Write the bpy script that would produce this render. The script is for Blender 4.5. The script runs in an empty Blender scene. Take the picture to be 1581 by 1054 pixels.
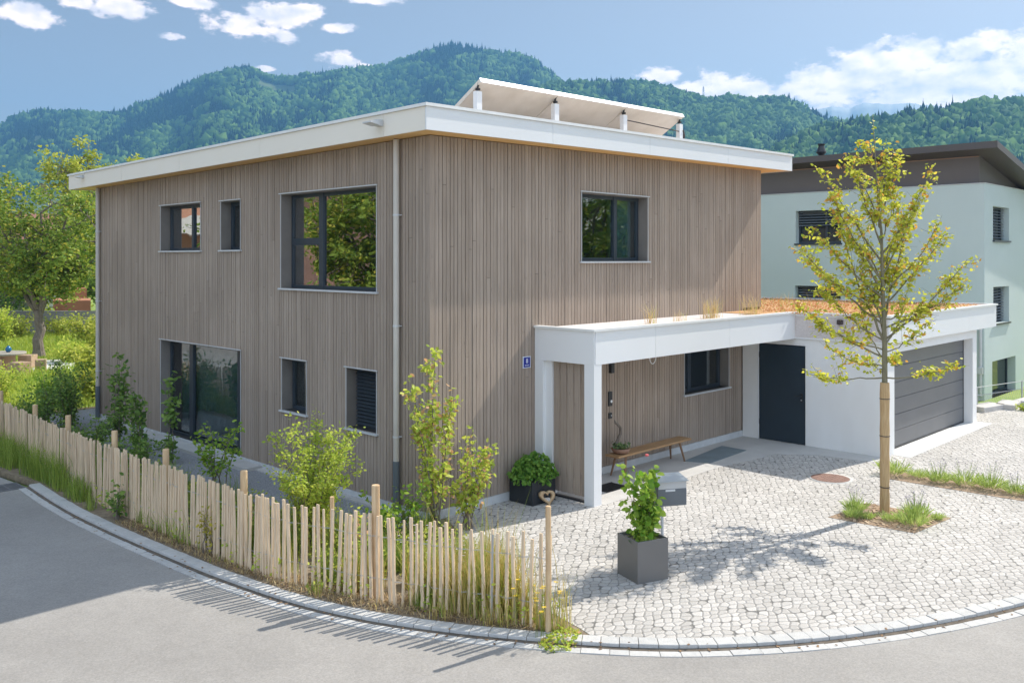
import bpy, math, random
import numpy as np
from mathutils import Vector, Matrix
R_ = math.radians
rng = np.random.default_rng(7)
random.seed(7)
S = bpy.context.scene
COL = S.collection

# ------------------------------------------------------------------ camera
GZ = -0.12                      # level of the forecourt, road and garden
CAMP = (-9.2319, -10.8101, 4.0)
YAW = math.atan2(0.69824, 0.71586)
cam_d = bpy.data.cameras.new('camera')
cam = bpy.data.objects.new('camera', cam_d)
COL.objects.link(cam)
cam.location = CAMP
cam.rotation_euler = (R_(90), 0, YAW - R_(90))
cam_d.sensor_width = 36
cam_d.lens = 1385.6 / 1581 * 36
cam_d.shift_y = -127.0 / 1581
cam_d.clip_start = 0.1
cam_d.clip_end = 30000
S.camera = cam

# ------------------------------------------------------------------ light
SUN = Vector((1.0, -0.17, 1.0)).normalized()       # towards the sun
W = bpy.data.worlds.new('World'); S.world = W
W.use_nodes = True
nt = W.node_tree
for n in list(nt.nodes): nt.nodes.remove(n)
def N(tree, typ, **kw):
    n = tree.nodes.new(typ)
    for k, v in kw.items():
        if k.startswith('i_'):
            n.inputs[int(k[2:])].default_value = v
        else: setattr(n, k, v)
    return n
def L(tree, a, b): tree.links.new(a, b)
sky = N(nt, 'ShaderNodeTexSky', sky_type='NISHITA')
sky.sun_disc = False
sky.sun_elevation = math.asin(SUN.z)
sky.sun_rotation = math.atan2(SUN.x, SUN.y)
sky.altitude = 500; sky.air_density = 1.0; sky.dust_density = 1.5; sky.ozone_density = 1.2
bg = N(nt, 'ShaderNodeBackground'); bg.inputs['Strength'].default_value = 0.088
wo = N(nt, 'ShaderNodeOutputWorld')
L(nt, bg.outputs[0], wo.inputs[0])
def clouds():
    """cumulus banks fixed in the sky dome by azimuth and elevation"""
    tc = N(nt, 'ShaderNodeTexCoord'); sp = N(nt, 'ShaderNodeSeparateXYZ')
    L(nt, tc.outputs['Generated'], sp.inputs[0])
    def M(op, a, b=None, c=None):
        n = N(nt, 'ShaderNodeMath', operation=op)
        for i, v in enumerate((a, b, c)):
            if v is None: continue
            if isinstance(v, (int, float)): n.inputs[i].default_value = v
            else: L(nt, v, n.inputs[i])
        return n.outputs[0]
    az = M('ARCTAN2', sp.outputs[1], sp.outputs[0])          # radians from +X towards +Y
    el = M('ARCSINE', sp.outputs[2])
    cmb = N(nt, 'ShaderNodeCombineXYZ')
    L(nt, az, cmb.inputs[0]); L(nt, M('MULTIPLY', el, 1.7), cmb.inputs[1])
    def noise(scale, detail, rough=.55):
        n = N(nt, 'ShaderNodeTexNoise'); n.inputs['Scale'].default_value = scale
        n.inputs['Detail'].default_value = detail; n.inputs['Roughness'].default_value = rough
        L(nt, cmb.outputs[0], n.inputs['Vector']); return n.outputs[0]
    n1 = noise(26, 8, .62); n2 = noise(7, 3)
    blobs = [(1470,125,235,62),(1375,98,115,44),(1570,108,140,58),(1290,132,110,42),(1440,170,280,40),(1235,142,60,22),(1410,80,60,26),(1500,80,70,28),
             (1120,135,105,24),(1025,118,48,20),(1070,140,90,20),
             (45,26,62,24),(20,20,44,20),(185,12,64,18),(120,4,40,12),(375,42,68,20),(432,24,60,22),(462,18,50,16),(520,42,32,9),
             (534,92,34,16),(446,58,22,11),(560,104,26,8),(580,0,50,10),(300,5,40,10),(262,58,26,9),(408,106,18,6)]
    cur = None
    for (x, y, rx, ry) in blobs:
        t = (x - 790.5) / 1385.6
        a0 = YAW - math.atan(t)
        c = math.cos(math.atan(t))
        e0 = math.atan((400 - y) / 1385.6 * c)
        ra = rx / 1385.6 * c * c; re = ry / 1385.6 * c
        da = M('DIVIDE', M('SUBTRACT', az, a0), ra)
        de = M('DIVIDE', M('SUBTRACT', el, e0), re)
        d = M('SQRT', M('ADD', M('MULTIPLY', da, da), M('MULTIPLY', de, de)))
        v = M('SUBTRACT', 1.0, d)
        cur = v if cur is None else M('MAXIMUM', cur, v)
    cur = M('MAXIMUM', cur, -1.6)
    # a few loose clouds elsewhere in the dome
    dens = M('ADD', M('MULTIPLY', cur, 1.0), M('MULTIPLY', M('SUBTRACT', n1, 0.5), 2.9))
    dens = M('ADD', dens, M('MULTIPLY', M('SUBTRACT', n2, 0.5), 0.5))
    # added out-of-view cloud field, overhead and behind the camera, to raise ambient light
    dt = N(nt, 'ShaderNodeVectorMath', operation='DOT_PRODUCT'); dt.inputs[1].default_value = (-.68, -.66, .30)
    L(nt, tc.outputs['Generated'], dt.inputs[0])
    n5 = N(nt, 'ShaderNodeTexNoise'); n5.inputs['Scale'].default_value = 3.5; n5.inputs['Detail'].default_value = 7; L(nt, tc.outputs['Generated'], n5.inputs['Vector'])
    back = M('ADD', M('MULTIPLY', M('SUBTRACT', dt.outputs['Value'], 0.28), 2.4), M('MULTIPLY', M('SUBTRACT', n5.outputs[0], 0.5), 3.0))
    mask = N(nt, 'ShaderNodeMapRange', interpolation_type='SMOOTHSTEP')
    mask.inputs[1].default_value = 0.02; mask.inputs[2].default_value = 0.50; mask.inputs[4].default_value = 0.96
    L(nt, dens, mask.inputs[0])
    # lit tops and grey bellies: compare the noise with itself a little higher
    off = N(nt, 'ShaderNodeVectorMath', operation='ADD'); off.inputs[1].default_value = (-0.006, 0.012, 0)
    L(nt, cmb.outputs[0], off.inputs[0])
    n3 = N(nt, 'ShaderNodeTexNoise'); n3.inputs['Scale'].default_value = 20; n3.inputs['Detail'].default_value = 5
    L(nt, off.outputs[0], n3.inputs['Vector'])
    n4 = N(nt, 'ShaderNodeTexNoise'); n4.inputs['Scale'].default_value = 20; n4.inputs['Detail'].default_value = 5
    L(nt, cmb.outputs[0], n4.inputs['Vector'])
    lit = M('MULTIPLY_ADD', M('SUBTRACT', n4.outputs[0], n3.outputs[0]), 4.5, 0.62)
    lt = N(nt, 'ShaderNodeMapRange'); L(nt, lit, lt.inputs[0])
    cm = N(nt, 'ShaderNodeMix', data_type='RGBA')
    cm.inputs[6].default_value = (7.4, 6.9, 7.0, 1); cm.inputs[7].default_value = (12.2, 10.2, 9.3, 1)
    L(nt, lt.outputs[0], cm.inputs[0])
    hs = N(nt, 'ShaderNodeHueSaturation'); hs.inputs['Saturation'].default_value = .76; hs.inputs['Value'].default_value = .92; hs.inputs['Hue'].default_value = .507; L(nt, sky.outputs[0], hs.inputs['Color'])
    mx = N(nt, 'ShaderNodeMix', data_type='RGBA')
    L(nt, mask.outputs[0], mx.inputs[0]); tn = N(nt, 'ShaderNodeMix', data_type='RGBA', blend_type='MULTIPLY'); tn.inputs[0].default_value = 1; tn.inputs[7].default_value = (.92, .80, .665, 1)
    L(nt, hs.outputs[0], tn.inputs[6]); L(nt, tn.outputs[2], mx.inputs[6]); L(nt, cm.outputs[2], mx.inputs[7])
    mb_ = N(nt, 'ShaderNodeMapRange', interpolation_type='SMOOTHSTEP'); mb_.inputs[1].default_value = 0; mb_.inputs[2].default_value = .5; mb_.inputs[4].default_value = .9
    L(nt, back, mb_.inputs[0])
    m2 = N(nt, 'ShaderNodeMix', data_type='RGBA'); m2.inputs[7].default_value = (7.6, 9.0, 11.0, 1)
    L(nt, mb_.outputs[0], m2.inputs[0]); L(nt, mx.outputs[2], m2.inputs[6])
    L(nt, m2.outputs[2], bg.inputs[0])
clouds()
sd = bpy.data.lights.new('sun', 'SUN'); sd.energy = 3.8; sd.angle = R_(0.53); sd.color = (1.0, 0.955, 0.87)
so = bpy.data.objects.new('sun', sd); COL.objects.link(so)
so.rotation_euler = SUN.to_track_quat('Z', 'Y').to_euler()
so.location = (20, -5, 30)
S.view_settings.view_transform = 'Standard'; S.view_settings.look = 'None'
S.view_settings.gamma = 1; S.view_settings.use_curve_mapping = False
S.view_settings.exposure = 0.90

# ------------------------------------------------------------------ photo -> place
cx_, f_ = 790.5, 1385.6
Fv = np.array([0.71586, 0.69824]); Rv = np.array([0.69824, -0.71586]); Cv = np.array(CAMP[:2])
def ray(x): return Fv + Rv * (x - cx_) / f_
def at(x, d, y=None, z=None):
    p = Cv + ray(x) * d
    if y is not None: z = 4 - (y - 400) * d / f_
    return (float(p[0]), float(p[1]), float(z))

# ------------------------------------------------------------------ materials
MATS = {}
def mat(name, col, rough=.6, var=0.0, vscale=4.0, island=0.0, bump=0.0, bscale=40.0, metal=0.0, col2=None,
        stretch=(1, 1, 1), spec=0.5, transl=0.0, detail=4):
    if name in MATS: return MATS[name]
    m = bpy.data.materials.new(name); m.use_nodes = True
    t = m.node_tree; b = t.nodes['Principled BSDF']
    b.inputs['Roughness'].default_value = rough; b.inputs['Metallic'].default_value = metal
    b.inputs['Specular IOR Level'].default_value = spec
    col = tuple(col) + (1,); c2 = tuple(col2) + (1,) if col2 else tuple(min(1, c * 1.35) for c in col[:3]) + (1,)
    src = None
    tc = N(t, 'ShaderNodeTexCoord'); mp = N(t, 'ShaderNodeMapping'); mp.inputs['Scale'].default_value = stretch
    L(t, tc.outputs['Object'], mp.inputs[0])
    if var > 0 or island > 0:
        mx = N(t, 'ShaderNodeMix', data_type='RGBA'); mx.inputs[6].default_value = col; mx.inputs[7].default_value = c2
        fac = None
        if var > 0:
            n = N(t, 'ShaderNodeTexNoise'); n.inputs['Scale'].default_value = vscale; n.inputs['Detail'].default_value = detail
            n.inputs['Roughness'].default_value = .6
            L(t, mp.outputs[0], n.inputs['Vector'])
            r = N(t, 'ShaderNodeMapRange'); r.inputs[1].default_value = .3; r.inputs[2].default_value = .7
            r.inputs[3].default_value = 0; r.inputs[4].default_value = var
            L(t, n.outputs[0], r.inputs[0]); fac = r.outputs[0]
        if island > 0:
            g = N(t, 'ShaderNodeNewGeometry')
            q = N(t, 'ShaderNodeMath', operation='MULTIPLY'); q.inputs[1].default_value = island
            L(t, g.outputs['Random Per Island'], q.inputs[0])
            if fac is None: fac = q.outputs[0]
            else:
                s = N(t, 'ShaderNodeMath', operation='ADD'); L(t, fac, s.inputs[0]); L(t, q.outputs[0], s.inputs[1]); fac = s.outputs[0]
        L(t, fac, mx.inputs[0]); src = mx.outputs[2]
        L(t, src, b.inputs['Base Color'])
    else: b.inputs['Base Color'].default_value = col
    if bump > 0:
        n = N(t, 'ShaderNodeTexNoise'); n.inputs['Scale'].default_value = bscale; n.inputs['Detail'].default_value = 5
        L(t, mp.outputs[0], n.inputs['Vector'])
        bp = N(t, 'ShaderNodeBump'); bp.inputs['Strength'].default_value = bump; bp.inputs['Distance'].default_value = .02
        L(t, n.outputs[0], bp.inputs['Height']); L(t, bp.outputs[0], b.inputs['Normal'])
    if transl > 0:
        o = t.nodes['Material Output']; tr = N(t, 'ShaderNodeBsdfTranslucent'); ms = N(t, 'ShaderNodeMixShader')
        ms.inputs[0].default_value = transl
        if src is not None: L(t, src, tr.inputs[0])
        else: tr.inputs[0].default_value = col
        L(t, b.outputs[0], ms.inputs[1]); L(t, tr.outputs[0], ms.inputs[2]); L(t, ms.outputs[0], o.inputs[0])
    MATS[name] = m
    return m

def leafmat(name, c1, c2, transl=.35, c3=None, p3=.0):
    """leaf colour varies leaf by leaf between c1 and c2, a share p3 of the leaves is c3"""
    m = bpy.data.materials.new(name); m.use_nodes = True
    t = m.node_tree; b = t.nodes['Principled BSDF']; b.inputs['Roughness'].default_value = .5
    b.inputs['Specular IOR Level'].default_value = .3
    g = N(t, 'ShaderNodeNewGeometry'); cr = N(t, 'ShaderNodeValToRGB')
    cr.color_ramp.elements[0].color = tuple(c1) + (1,); cr.color_ramp.elements[1].color = tuple(c2) + (1,)
    if c3:
        cr.color_ramp.elements[1].position = 1 - p3 - .02
        e = cr.color_ramp.elements.new(1 - p3); e.color = tuple(c3) + (1,)
    L(t, g.outputs['Random Per Island'], cr.inputs[0]); L(t, cr.outputs[0], b.inputs['Base Color'])
    tr = N(t, 'ShaderNodeBsdfTranslucent'); ms = N(t, 'ShaderNodeMixShader'); ms.inputs[0].default_value = transl
    L(t, cr.outputs[0], tr.inputs[0]); L(t, b.outputs[0], ms.inputs[1]); L(t, tr.outputs[0], ms.inputs[2])
    L(t, ms.outputs[0], t.nodes['Material Output'].inputs[0])
    MATS[name] = m
    return m

def claddingmat(name, base, warm):
    m = bpy.data.materials.new(name); m.use_nodes = True
    t = m.node_tree; b = t.nodes['Principled BSDF']; b.inputs['Roughness'].default_value = .75
    b.inputs['Specular IOR Level'].default_value = .25
    tc = N(t, 'ShaderNodeTexCoord'); g = N(t, 'ShaderNodeNewGeometry')
    mp = N(t, 'ShaderNodeMapping'); mp.inputs['Scale'].default_value = (60, 60, 1.6)
    L(t, tc.outputs['Object'], mp.inputs[0])
    n = N(t, 'ShaderNodeTexNoise'); n.inputs['Scale'].default_value = 1.0; n.inputs['Detail'].default_value = 6
    n.inputs['Roughness'].default_value = .65; L(t, mp.outputs[0], n.inputs['Vector'])
    mp2 = N(t, 'ShaderNodeMapping'); mp2.inputs['Scale'].default_value = (14, 14, 2.2); L(t, tc.outputs['Object'], mp2.inputs[0])
    k = N(t, 'ShaderNodeTexVoronoi'); k.inputs['Scale'].default_value = 1.1; L(t, mp2.outputs[0], k.inputs['Vector'])
    kr = N(t, 'ShaderNodeMapRange'); kr.inputs[1].default_value = .03; kr.inputs[2].default_value = .12
    kr.inputs[3].default_value = .62; kr.inputs[4].default_value = 1.0; L(t, k.outputs['Distance'], kr.inputs[0])
    mx = N(t, 'ShaderNodeMix', data_type='RGBA'); mx.inputs[6].default_value = tuple(base) + (1,); mx.inputs[7].default_value = tuple(warm) + (1,)
    L(t, g.outputs['Random Per Island'], mx.inputs[0])
    r = N(t, 'ShaderNodeMapRange'); r.inputs[1].default_value = .25; r.inputs[2].default_value = .75
    r.inputs[3].default_value = .74; r.inputs[4].default_value = 1.2; L(t, n.outputs[0], r.inputs[0])
    ml = N(t, 'ShaderNodeMath', operation='MULTIPLY'); L(t, r.outputs[0], ml.inputs[0]); L(t, kr.outputs[0], ml.inputs[1])
    # uneven weathering of whole areas
    n2 = N(t, 'ShaderNodeTexNoise'); n2.inputs['Scale'].default_value = .55; n2.inputs['Detail'].default_value = 3
    L(t, tc.outputs['Object'], n2.inputs['Vector'])
    r2 = N(t, 'ShaderNodeMapRange'); r2.inputs[1].default_value = .3; r2.inputs[2].default_value = .7
    r2.inputs[3].default_value = .88; r2.inputs[4].default_value = 1.1; L(t, n2.outputs[0], r2.inputs[0])
    ml2 = N(t, 'ShaderNodeMath', operation='MULTIPLY'); L(t, ml.outputs[0], ml2.inputs[0]); L(t, r2.outputs[0], ml2.inputs[1])
    vm = N(t, 'ShaderNodeVectorMath', operation='SCALE'); L(t, mx.outputs[2], vm.inputs[0]); L(t, ml2.outputs[0], vm.inputs['Scale'])
    L(t, vm.outputs[0], b.inputs['Base Color'])
    bp = N(t, 'ShaderNodeBump'); bp.inputs['Strength'].default_value = .25; bp.inputs['Distance'].default_value = .01
    L(t, n.outputs[0], bp.inputs['Height']); L(t, bp.outputs[0], b.inputs['Normal'])
    MATS[name] = m
    return m

def glassmat(name, tint=(.75, .85, .85), refl=.12, maxr=.9):
    m = bpy.data.materials.new(name); m.use_nodes = True
    t = m.node_tree
    for n in list(t.nodes):
        if n.type == 'BSDF_PRINCIPLED': t.nodes.remove(n)
    lw = N(t, 'ShaderNodeLayerWeight'); lw.inputs[0].default_value = .35
    r = N(t, 'ShaderNodeMapRange'); r.inputs[3].default_value = refl; r.inputs[4].default_value = maxr
    L(t, lw.outputs['Fresnel'], r.inputs[0])
    tr = N(t, 'ShaderNodeBsdfTransparent'); tr.inputs[0].default_value = tuple(tint) + (1,)
    gl = N(t, 'ShaderNodeBsdfGlossy'); gl.inputs['Roughness'].default_value = 0.0; gl.inputs[0].default_value = (.95, .97, 1, 1)
    ms = N(t, 'ShaderNodeMixShader'); L(t, r.outputs[0], ms.inputs[0]); L(t, tr.outputs[0], ms.inputs[1]); L(t, gl.outputs[0], ms.inputs[2])
    tc = N(t, 'ShaderNodeTexCoord'); n = N(t, 'ShaderNodeTexNoise'); n.inputs['Scale'].default_value = 1.3; n.inputs['Detail'].default_value = 1
    L(t, tc.outputs['Object'], n.inputs['Vector'])
    bp = N(t, 'ShaderNodeBump'); bp.inputs['Strength'].default_value = .05; bp.inputs['Distance'].default_value = .08
    L(t, n.outputs[0], bp.inputs['Height']); L(t, bp.outputs[0], gl.inputs['Normal'])
    L(t, ms.outputs[0], t.nodes['Material Output'].inputs[0])
    MATS[name] = m
    return m

def cobblemat(name):
    m = bpy.data.materials.new(name); m.use_nodes = True
    t = m.node_tree; b = t.nodes['Principled BSDF']; b.inputs['Roughness'].default_value = .8
    tc = N(t, 'ShaderNodeTexCoord')
    nd = N(t, 'ShaderNodeTexNoise'); nd.inputs['Scale'].default_value = 3.0; nd.inputs['Detail'].default_value = 2
    L(t, tc.outputs['Object'], nd.inputs['Vector'])
    ad = N(t, 'ShaderNodeVectorMath', operation='MULTIPLY_ADD'); ad.inputs[1].default_value = (.10, .10, 0); L(t, nd.outputs[1], ad.inputs[0]); L(t, tc.outputs['Object'], ad.inputs[2])
    mp = N(t, 'ShaderNodeMapping'); mp.inputs['Scale'].default_value = (7.6, 10.6, 1); mp.inputs['Rotation'].default_value = (0, 0, R_(45))
    L(t, ad.outputs[0], mp.inputs[0])
    def vor(feature):
        v = N(t, 'ShaderNodeTexVoronoi', voronoi_dimensions='2D', feature=feature); v.inputs['Scale'].default_value = 1
        v.inputs['Randomness'].default_value = .62
        L(t, mp.outputs[0], v.inputs['Vector']); return v
    ve = vor('DISTANCE_TO_EDGE'); vc = vor('F1')
    # joint width changes a little from place to place
    nj = N(t, 'ShaderNodeTexNoise'); nj.inputs['Scale'].default_value = 9; nj.inputs['Detail'].default_value = 3; L(t, tc.outputs['Object'], nj.inputs['Vector'])
    sb = N(t, 'ShaderNodeMath', operation='MULTIPLY_ADD'); sb.inputs[1].default_value = -.07; L(t, nj.outputs[0], sb.inputs[0]); L(t, ve.outputs['Distance'], sb.inputs[2])
    re_ = N(t, 'ShaderNodeMapRange', interpolation_type='SMOOTHSTEP'); re_.inputs[1].default_value = -.025; re_.inputs[2].default_value = .025; re_.inputs[3].default_value = .22
    L(t, sb.outputs[0], re_.inputs[0])
    # rounded corners: sand filled gaps where three stones meet
    rc = N(t, 'ShaderNodeMapRange', interpolation_type='SMOOTHSTEP'); rc.inputs[1].default_value = .58; rc.inputs[2].default_value = .72; rc.inputs[3].default_value = 1; rc.inputs[4].default_value = 0
    L(t, vc.outputs['Distance'], rc.inputs[0])
    r = N(t, 'ShaderNodeMath', operation='MULTIPLY'); L(t, re_.outputs[0], r.inputs[0]); L(t, rc.outputs[0], r.inputs[1])
    cs = N(t, 'ShaderNodeSeparateXYZ'); L(t, vc.outputs['Color'], cs.inputs[0])
    st = N(t, 'ShaderNodeMix', data_type='RGBA'); st.inputs[6].default_value = (.415, .385, .35, 1); st.inputs[7].default_value = (.535, .50, .46, 1)
    L(t, cs.outputs[0], st.inputs[0])
    ng = N(t, 'ShaderNodeTexNoise'); ng.inputs['Scale'].default_value = 60; ng.inputs['Detail'].default_value = 4; L(t, tc.outputs['Object'], ng.inputs['Vector'])
    gr = N(t, 'ShaderNodeMapRange'); gr.inputs[1].default_value = .3; gr.inputs[2].default_value = .7; gr.inputs[3].default_value = .86; gr.inputs[4].default_value = 1.1
    L(t, ng.outputs[0], gr.inputs[0])
    nl = N(t, 'ShaderNodeTexNoise'); nl.inputs['Scale'].default_value = .6; nl.inputs['Detail'].default_value = 4; L(t, tc.outputs['Object'], nl.inputs['Vector'])
    lr = N(t, 'ShaderNodeMapRange'); lr.inputs[1].default_value = .3; lr.inputs[2].default_value = .7; lr.inputs[3].default_value = .88; lr.inputs[4].default_value = 1.08
    L(t, nl.outputs[0], lr.inputs[0])
    mm = N(t, 'ShaderNodeMath', operation='MULTIPLY'); L(t, gr.outputs[0], mm.inputs[0]); L(t, lr.outputs[0], mm.inputs[1])
    vm = N(t, 'ShaderNodeVectorMath', operation='SCALE'); L(t, st.outputs[2], vm.inputs[0]); L(t, mm.outputs[0], vm.inputs['Scale'])
    jm = N(t, 'ShaderNodeMix', data_type='RGBA'); jm.inputs[6].default_value = (.17, .16, .145, 1)
    L(t, r.outputs[0], jm.inputs[0]); L(t, vm.outputs[0], jm.inputs[7]); L(t, jm.outputs[2], b.inputs['Base Color'])
    hr = N(t, 'ShaderNodeMapRange', interpolation_type='SMOOTHERSTEP'); hr.inputs[1].default_value = -.02; hr.inputs[2].default_value = .16
    L(t, sb.outputs[0], hr.inputs[0])
    hh = N(t, 'ShaderNodeMath', operation='MULTIPLY_ADD'); hh.inputs[1].default_value = .12; L(t, ng.outputs[0], hh.inputs[0]); L(t, hr.outputs[0], hh.inputs[2])
    h2 = N(t, 'ShaderNodeMath', operation='MULTIPLY_ADD'); h2.inputs[1].default_value = .5; L(t, cs.outputs[1], h2.inputs[0]); L(t, hh.outputs[0], h2.inputs[2])
    bp = N(t, 'ShaderNodeBump'); bp.inputs['Strength'].default_value = .6; bp.inputs['Distance'].default_value = .014
    L(t, h2.outputs[0], bp.inputs['Height']); L(t, bp.outputs[0], b.inputs['Normal'])
    MATS[name] = m
    return m

def asphaltmat():
    m = bpy.data.materials.new('asphalt'); m.use_nodes = True
    t = m.node_tree; b = t.nodes['Principled BSDF']; b.inputs['Roughness'].default_value = .85
    tc = N(t, 'ShaderNodeTexCoord')
    def nz(s, d, lo, hi):
        n = N(t, 'ShaderNodeTexNoise'); n.inputs['Scale'].default_value = s; n.inputs['Detail'].default_value = d; n.inputs['Roughness'].default_value = .65
        L(t, tc.outputs['Object'], n.inputs['Vector'])
        r = N(t, 'ShaderNodeMapRange'); r.inputs[1].default_value = .3; r.inputs[2].default_value = .7; r.inputs[3].default_value = lo; r.inputs[4].default_value = hi
        L(t, n.outputs[0], r.inputs[0]); return n, r
    n1, r1 = nz(.28, 6, .82, 1.12); n2, r2 = nz(45, 3, .82, 1.14); n3, r3 = nz(3.2, 5, .95, 1.05)
    v = N(t, 'ShaderNodeTexVoronoi'); v.inputs['Scale'].default_value = 22; L(t, tc.outputs['Object'], v.inputs['Vector'])
    vr = N(t, 'ShaderNodeMapRange'); vr.inputs[1].default_value = .05; vr.inputs[2].default_value = .09; vr.inputs[3].default_value = 1.45; vr.inputs[4].default_value = 1.0
    L(t, v.outputs['Distance'], vr.inputs[0])
    a = None
    for x in (r1, r2, r3, vr):
        if a is None: a = x.outputs[0]; continue
        q = N(t, 'ShaderNodeMath', operation='MULTIPLY'); L(t, a, q.inputs[0]); L(t, x.outputs[0], q.inputs[1]); a = q.outputs[0]
    vm = N(t, 'ShaderNodeVectorMath', operation='SCALE'); vm.inputs[0].default_value = (.31, .288, .262); L(t, a, vm.inputs['Scale'])
    L(t, vm.outputs[0], b.inputs['Base Color'])
    bp = N(t, 'ShaderNodeBump'); bp.inputs['Strength'].default_value = .35; bp.inputs['Distance'].default_value = .004
    L(t, n2.outputs[0], bp.inputs['Height']); L(t, bp.outputs[0], b.inputs['Normal'])
    MATS['asphalt'] = m; return m

clad = claddingmat('weathered_cladding', (.325, .255, .200), (.385, .307, .246))
dark_gap = mat('cladding_underlay', (.03, .027, .025), .9)
white_render = mat('white_render', (.76, .74, .71), .8, var=1, vscale=1.1, col2=(.84, .825, .80), stretch=(1, 1, .35), bump=.15, bscale=120)
white_panel = mat('white_panel', (.76, .755, .75), .45, var=.4, vscale=1.2, col2=(.80, .795, .79))
beige_panel = mat('beige_fascia', (.80, .73, .63), .5, var=.4, vscale=1.2, col2=(.84, .77, .67))
cap_metal = mat('white_cap_metal', (.72, .71, .69), .35, var=.3, vscale=3)
soffit_wood = mat('spruce_soffit', (.78, .46, .17), .6, var=.8, vscale=3, col2=(.86, .56, .24), stretch=(1, 8, 8))
plinth_m = mat('plinth_concrete', (.50, .50, .50), .8, var=.6, vscale=5)
concrete_m = mat('smooth_concrete', (.44, .42, .395), .8, var=.8, vscale=1.5, col2=(.54, .52, .49), bump=.1, bscale=60)
anthracite = mat('anthracite_frame', (.030, .040, .052), .4, var=.4, vscale=3)
reveal_m = mat('reveal_board', (.19, .165, .145), .6, var=.5, vscale=4)
trim_m = mat('light_metal_trim', (.52, .52, .52), .35, var=.4, vscale=6)
pipe_m = mat('beige_pipe', (.50, .455, .40), .4, var=.3, vscale=4)
glass = glassmat('window_glass')
glass2 = glassmat('mirror_glass', (.55, .65, .65), .42, .95)
glass3 = glassmat('door_glass', (.92,.97,.97), .10, .95)
room_m = mat('room_wall', (.62, .62, .58), .9, var=.3, vscale=1)
curtain_m = mat('curtain', (.66, .90, .88), .9, var=.7, vscale=1, stretch=(1, 12, 1), col2=(.82, .96, .95))
garage_m = mat('garage_door_panel', (.135, .135, .14), .45, var=.5, vscale=1.5, col2=(.165, .163, .165))
door_m = mat('door_dark', (.022, .034, .045), .35, var=.5, vscale=2)
asph = asphaltmat()
cobb = cobblemat('cobble_paving')
grass_g = mat('grass_ground', (.16, .25, .04), .9, var=1, vscale=.8, col2=(.30, .37, .07), bump=.6, bscale=20)
soil_m = mat('soil', (.17, .125, .08), .95, var=1, vscale=9, col2=(.30, .235, .16), bump=.8, bscale=45)
gravel_m = mat('gravel', (.16, .16, .165), .9, var=1, vscale=55, col2=(.42, .42, .43), bump=1.0, bscale=70, detail=2)
wgravel_m = mat('white_gravel', (.50, .49, .47), .9, var=1, vscale=18, col2=(.7, .69, .66), bump=.8, bscale=40)
fence_m = mat('chestnut_paling', (.34, .24, .15), .8, var=.7, vscale=3, island=.9, col2=(.74, .565, .38), stretch=(14, 14, 1), bump=.4, bscale=5)
post_m = mat('post_wood', (.50, .32, .17), .75, var=1, vscale=2.5, col2=(.72, .52, .31), stretch=(7, 7, 1), bump=.3, bscale=8)
wire_m = mat('fence_wire', (.45, .44, .42), .4, metal=.8)
kerb_m = mat('granite_kerb', (.42, .41, .39), .8, var=.7, vscale=14, island=.5, col2=(.54, .52, .49), bump=.4, bscale=60)
gap_m = mat('gutter_dirt_shade', (.08, .065, .05), .95, var=1, vscale=12, col2=(.17, .135, .10))  # dark gutter fill: dirt, with the shade under the kerb step in its colour
bark_m = mat('bark', (.13, .10, .08), .9, var=1, vscale=6, col2=(.24, .20, .16), stretch=(3, 3, 1), bump=.8, bscale=14)
bark_g = mat('young_bark', (.15, .13, .075), .8, var=1, vscale=8, col2=(.23, .20, .12), stretch=(3, 3, 1))
reed_m = mat('reed_wrap', (.44, .27, .12), .85, var=1, vscale=4, col2=(.64, .45, .24), stretch=(22, 22, 1), bump=.8, bscale=6)
blackmetal = mat('black_metal', (.025, .025, .027), .4)
steel = mat('brushed_steel', (.45, .46, .47), .35, metal=.6)
neigh_m = mat('mint_render', (.52, .59, .56), .85, var=.5, vscale=.7, col2=(.58, .65, .62), bump=.1, bscale=80)
brown_m = mat('brown_cladding', (.125, .105, .095), .6, var=.5, vscale=.8, col2=(.155, .132, .118))
brown_roof = mat('brown_roof_edge', (.085, .072, .068), .5, var=.4, vscale=1)
slat_m = mat('blind_slat', (.20, .22, .24), .4)
slat_d = mat('blind_slat_dark', (.05, .06, .07), .4)
bench_m = mat('bench_wood', (.32, .18, .08), .5, var=.9, vscale=3, col2=(.46, .28, .14), stretch=(1, 8, 8))
planter_d = mat('dark_planter', (.020, .022, .026), .4, var=.5, vscale=2)
planter_g = mat('grey_planter', (.15, .14, .13), .45, var=.5, vscale=2, col2=(.18, .17, .16))
sedum_m = mat('sedum', (.46, .21, .08), .95, var=1, vscale=7, col2=(.62, .40, .20), bump=1, bscale=40)
roofgravel = mat('roof_gravel', (.60, .53, .50), .95, var=1, vscale=30, col2=(.72, .66, .63), bump=.8, bscale=60)
terra = mat('terracotta', (.36, .15, .08), .85, var=.8, vscale=2, col2=(.48, .22, .12))
greywall = mat('garden_wall', (.20, .185, .175), .9, var=1, vscale=.6, col2=(.32, .30, .28), bump=.4, bscale=8)

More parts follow.
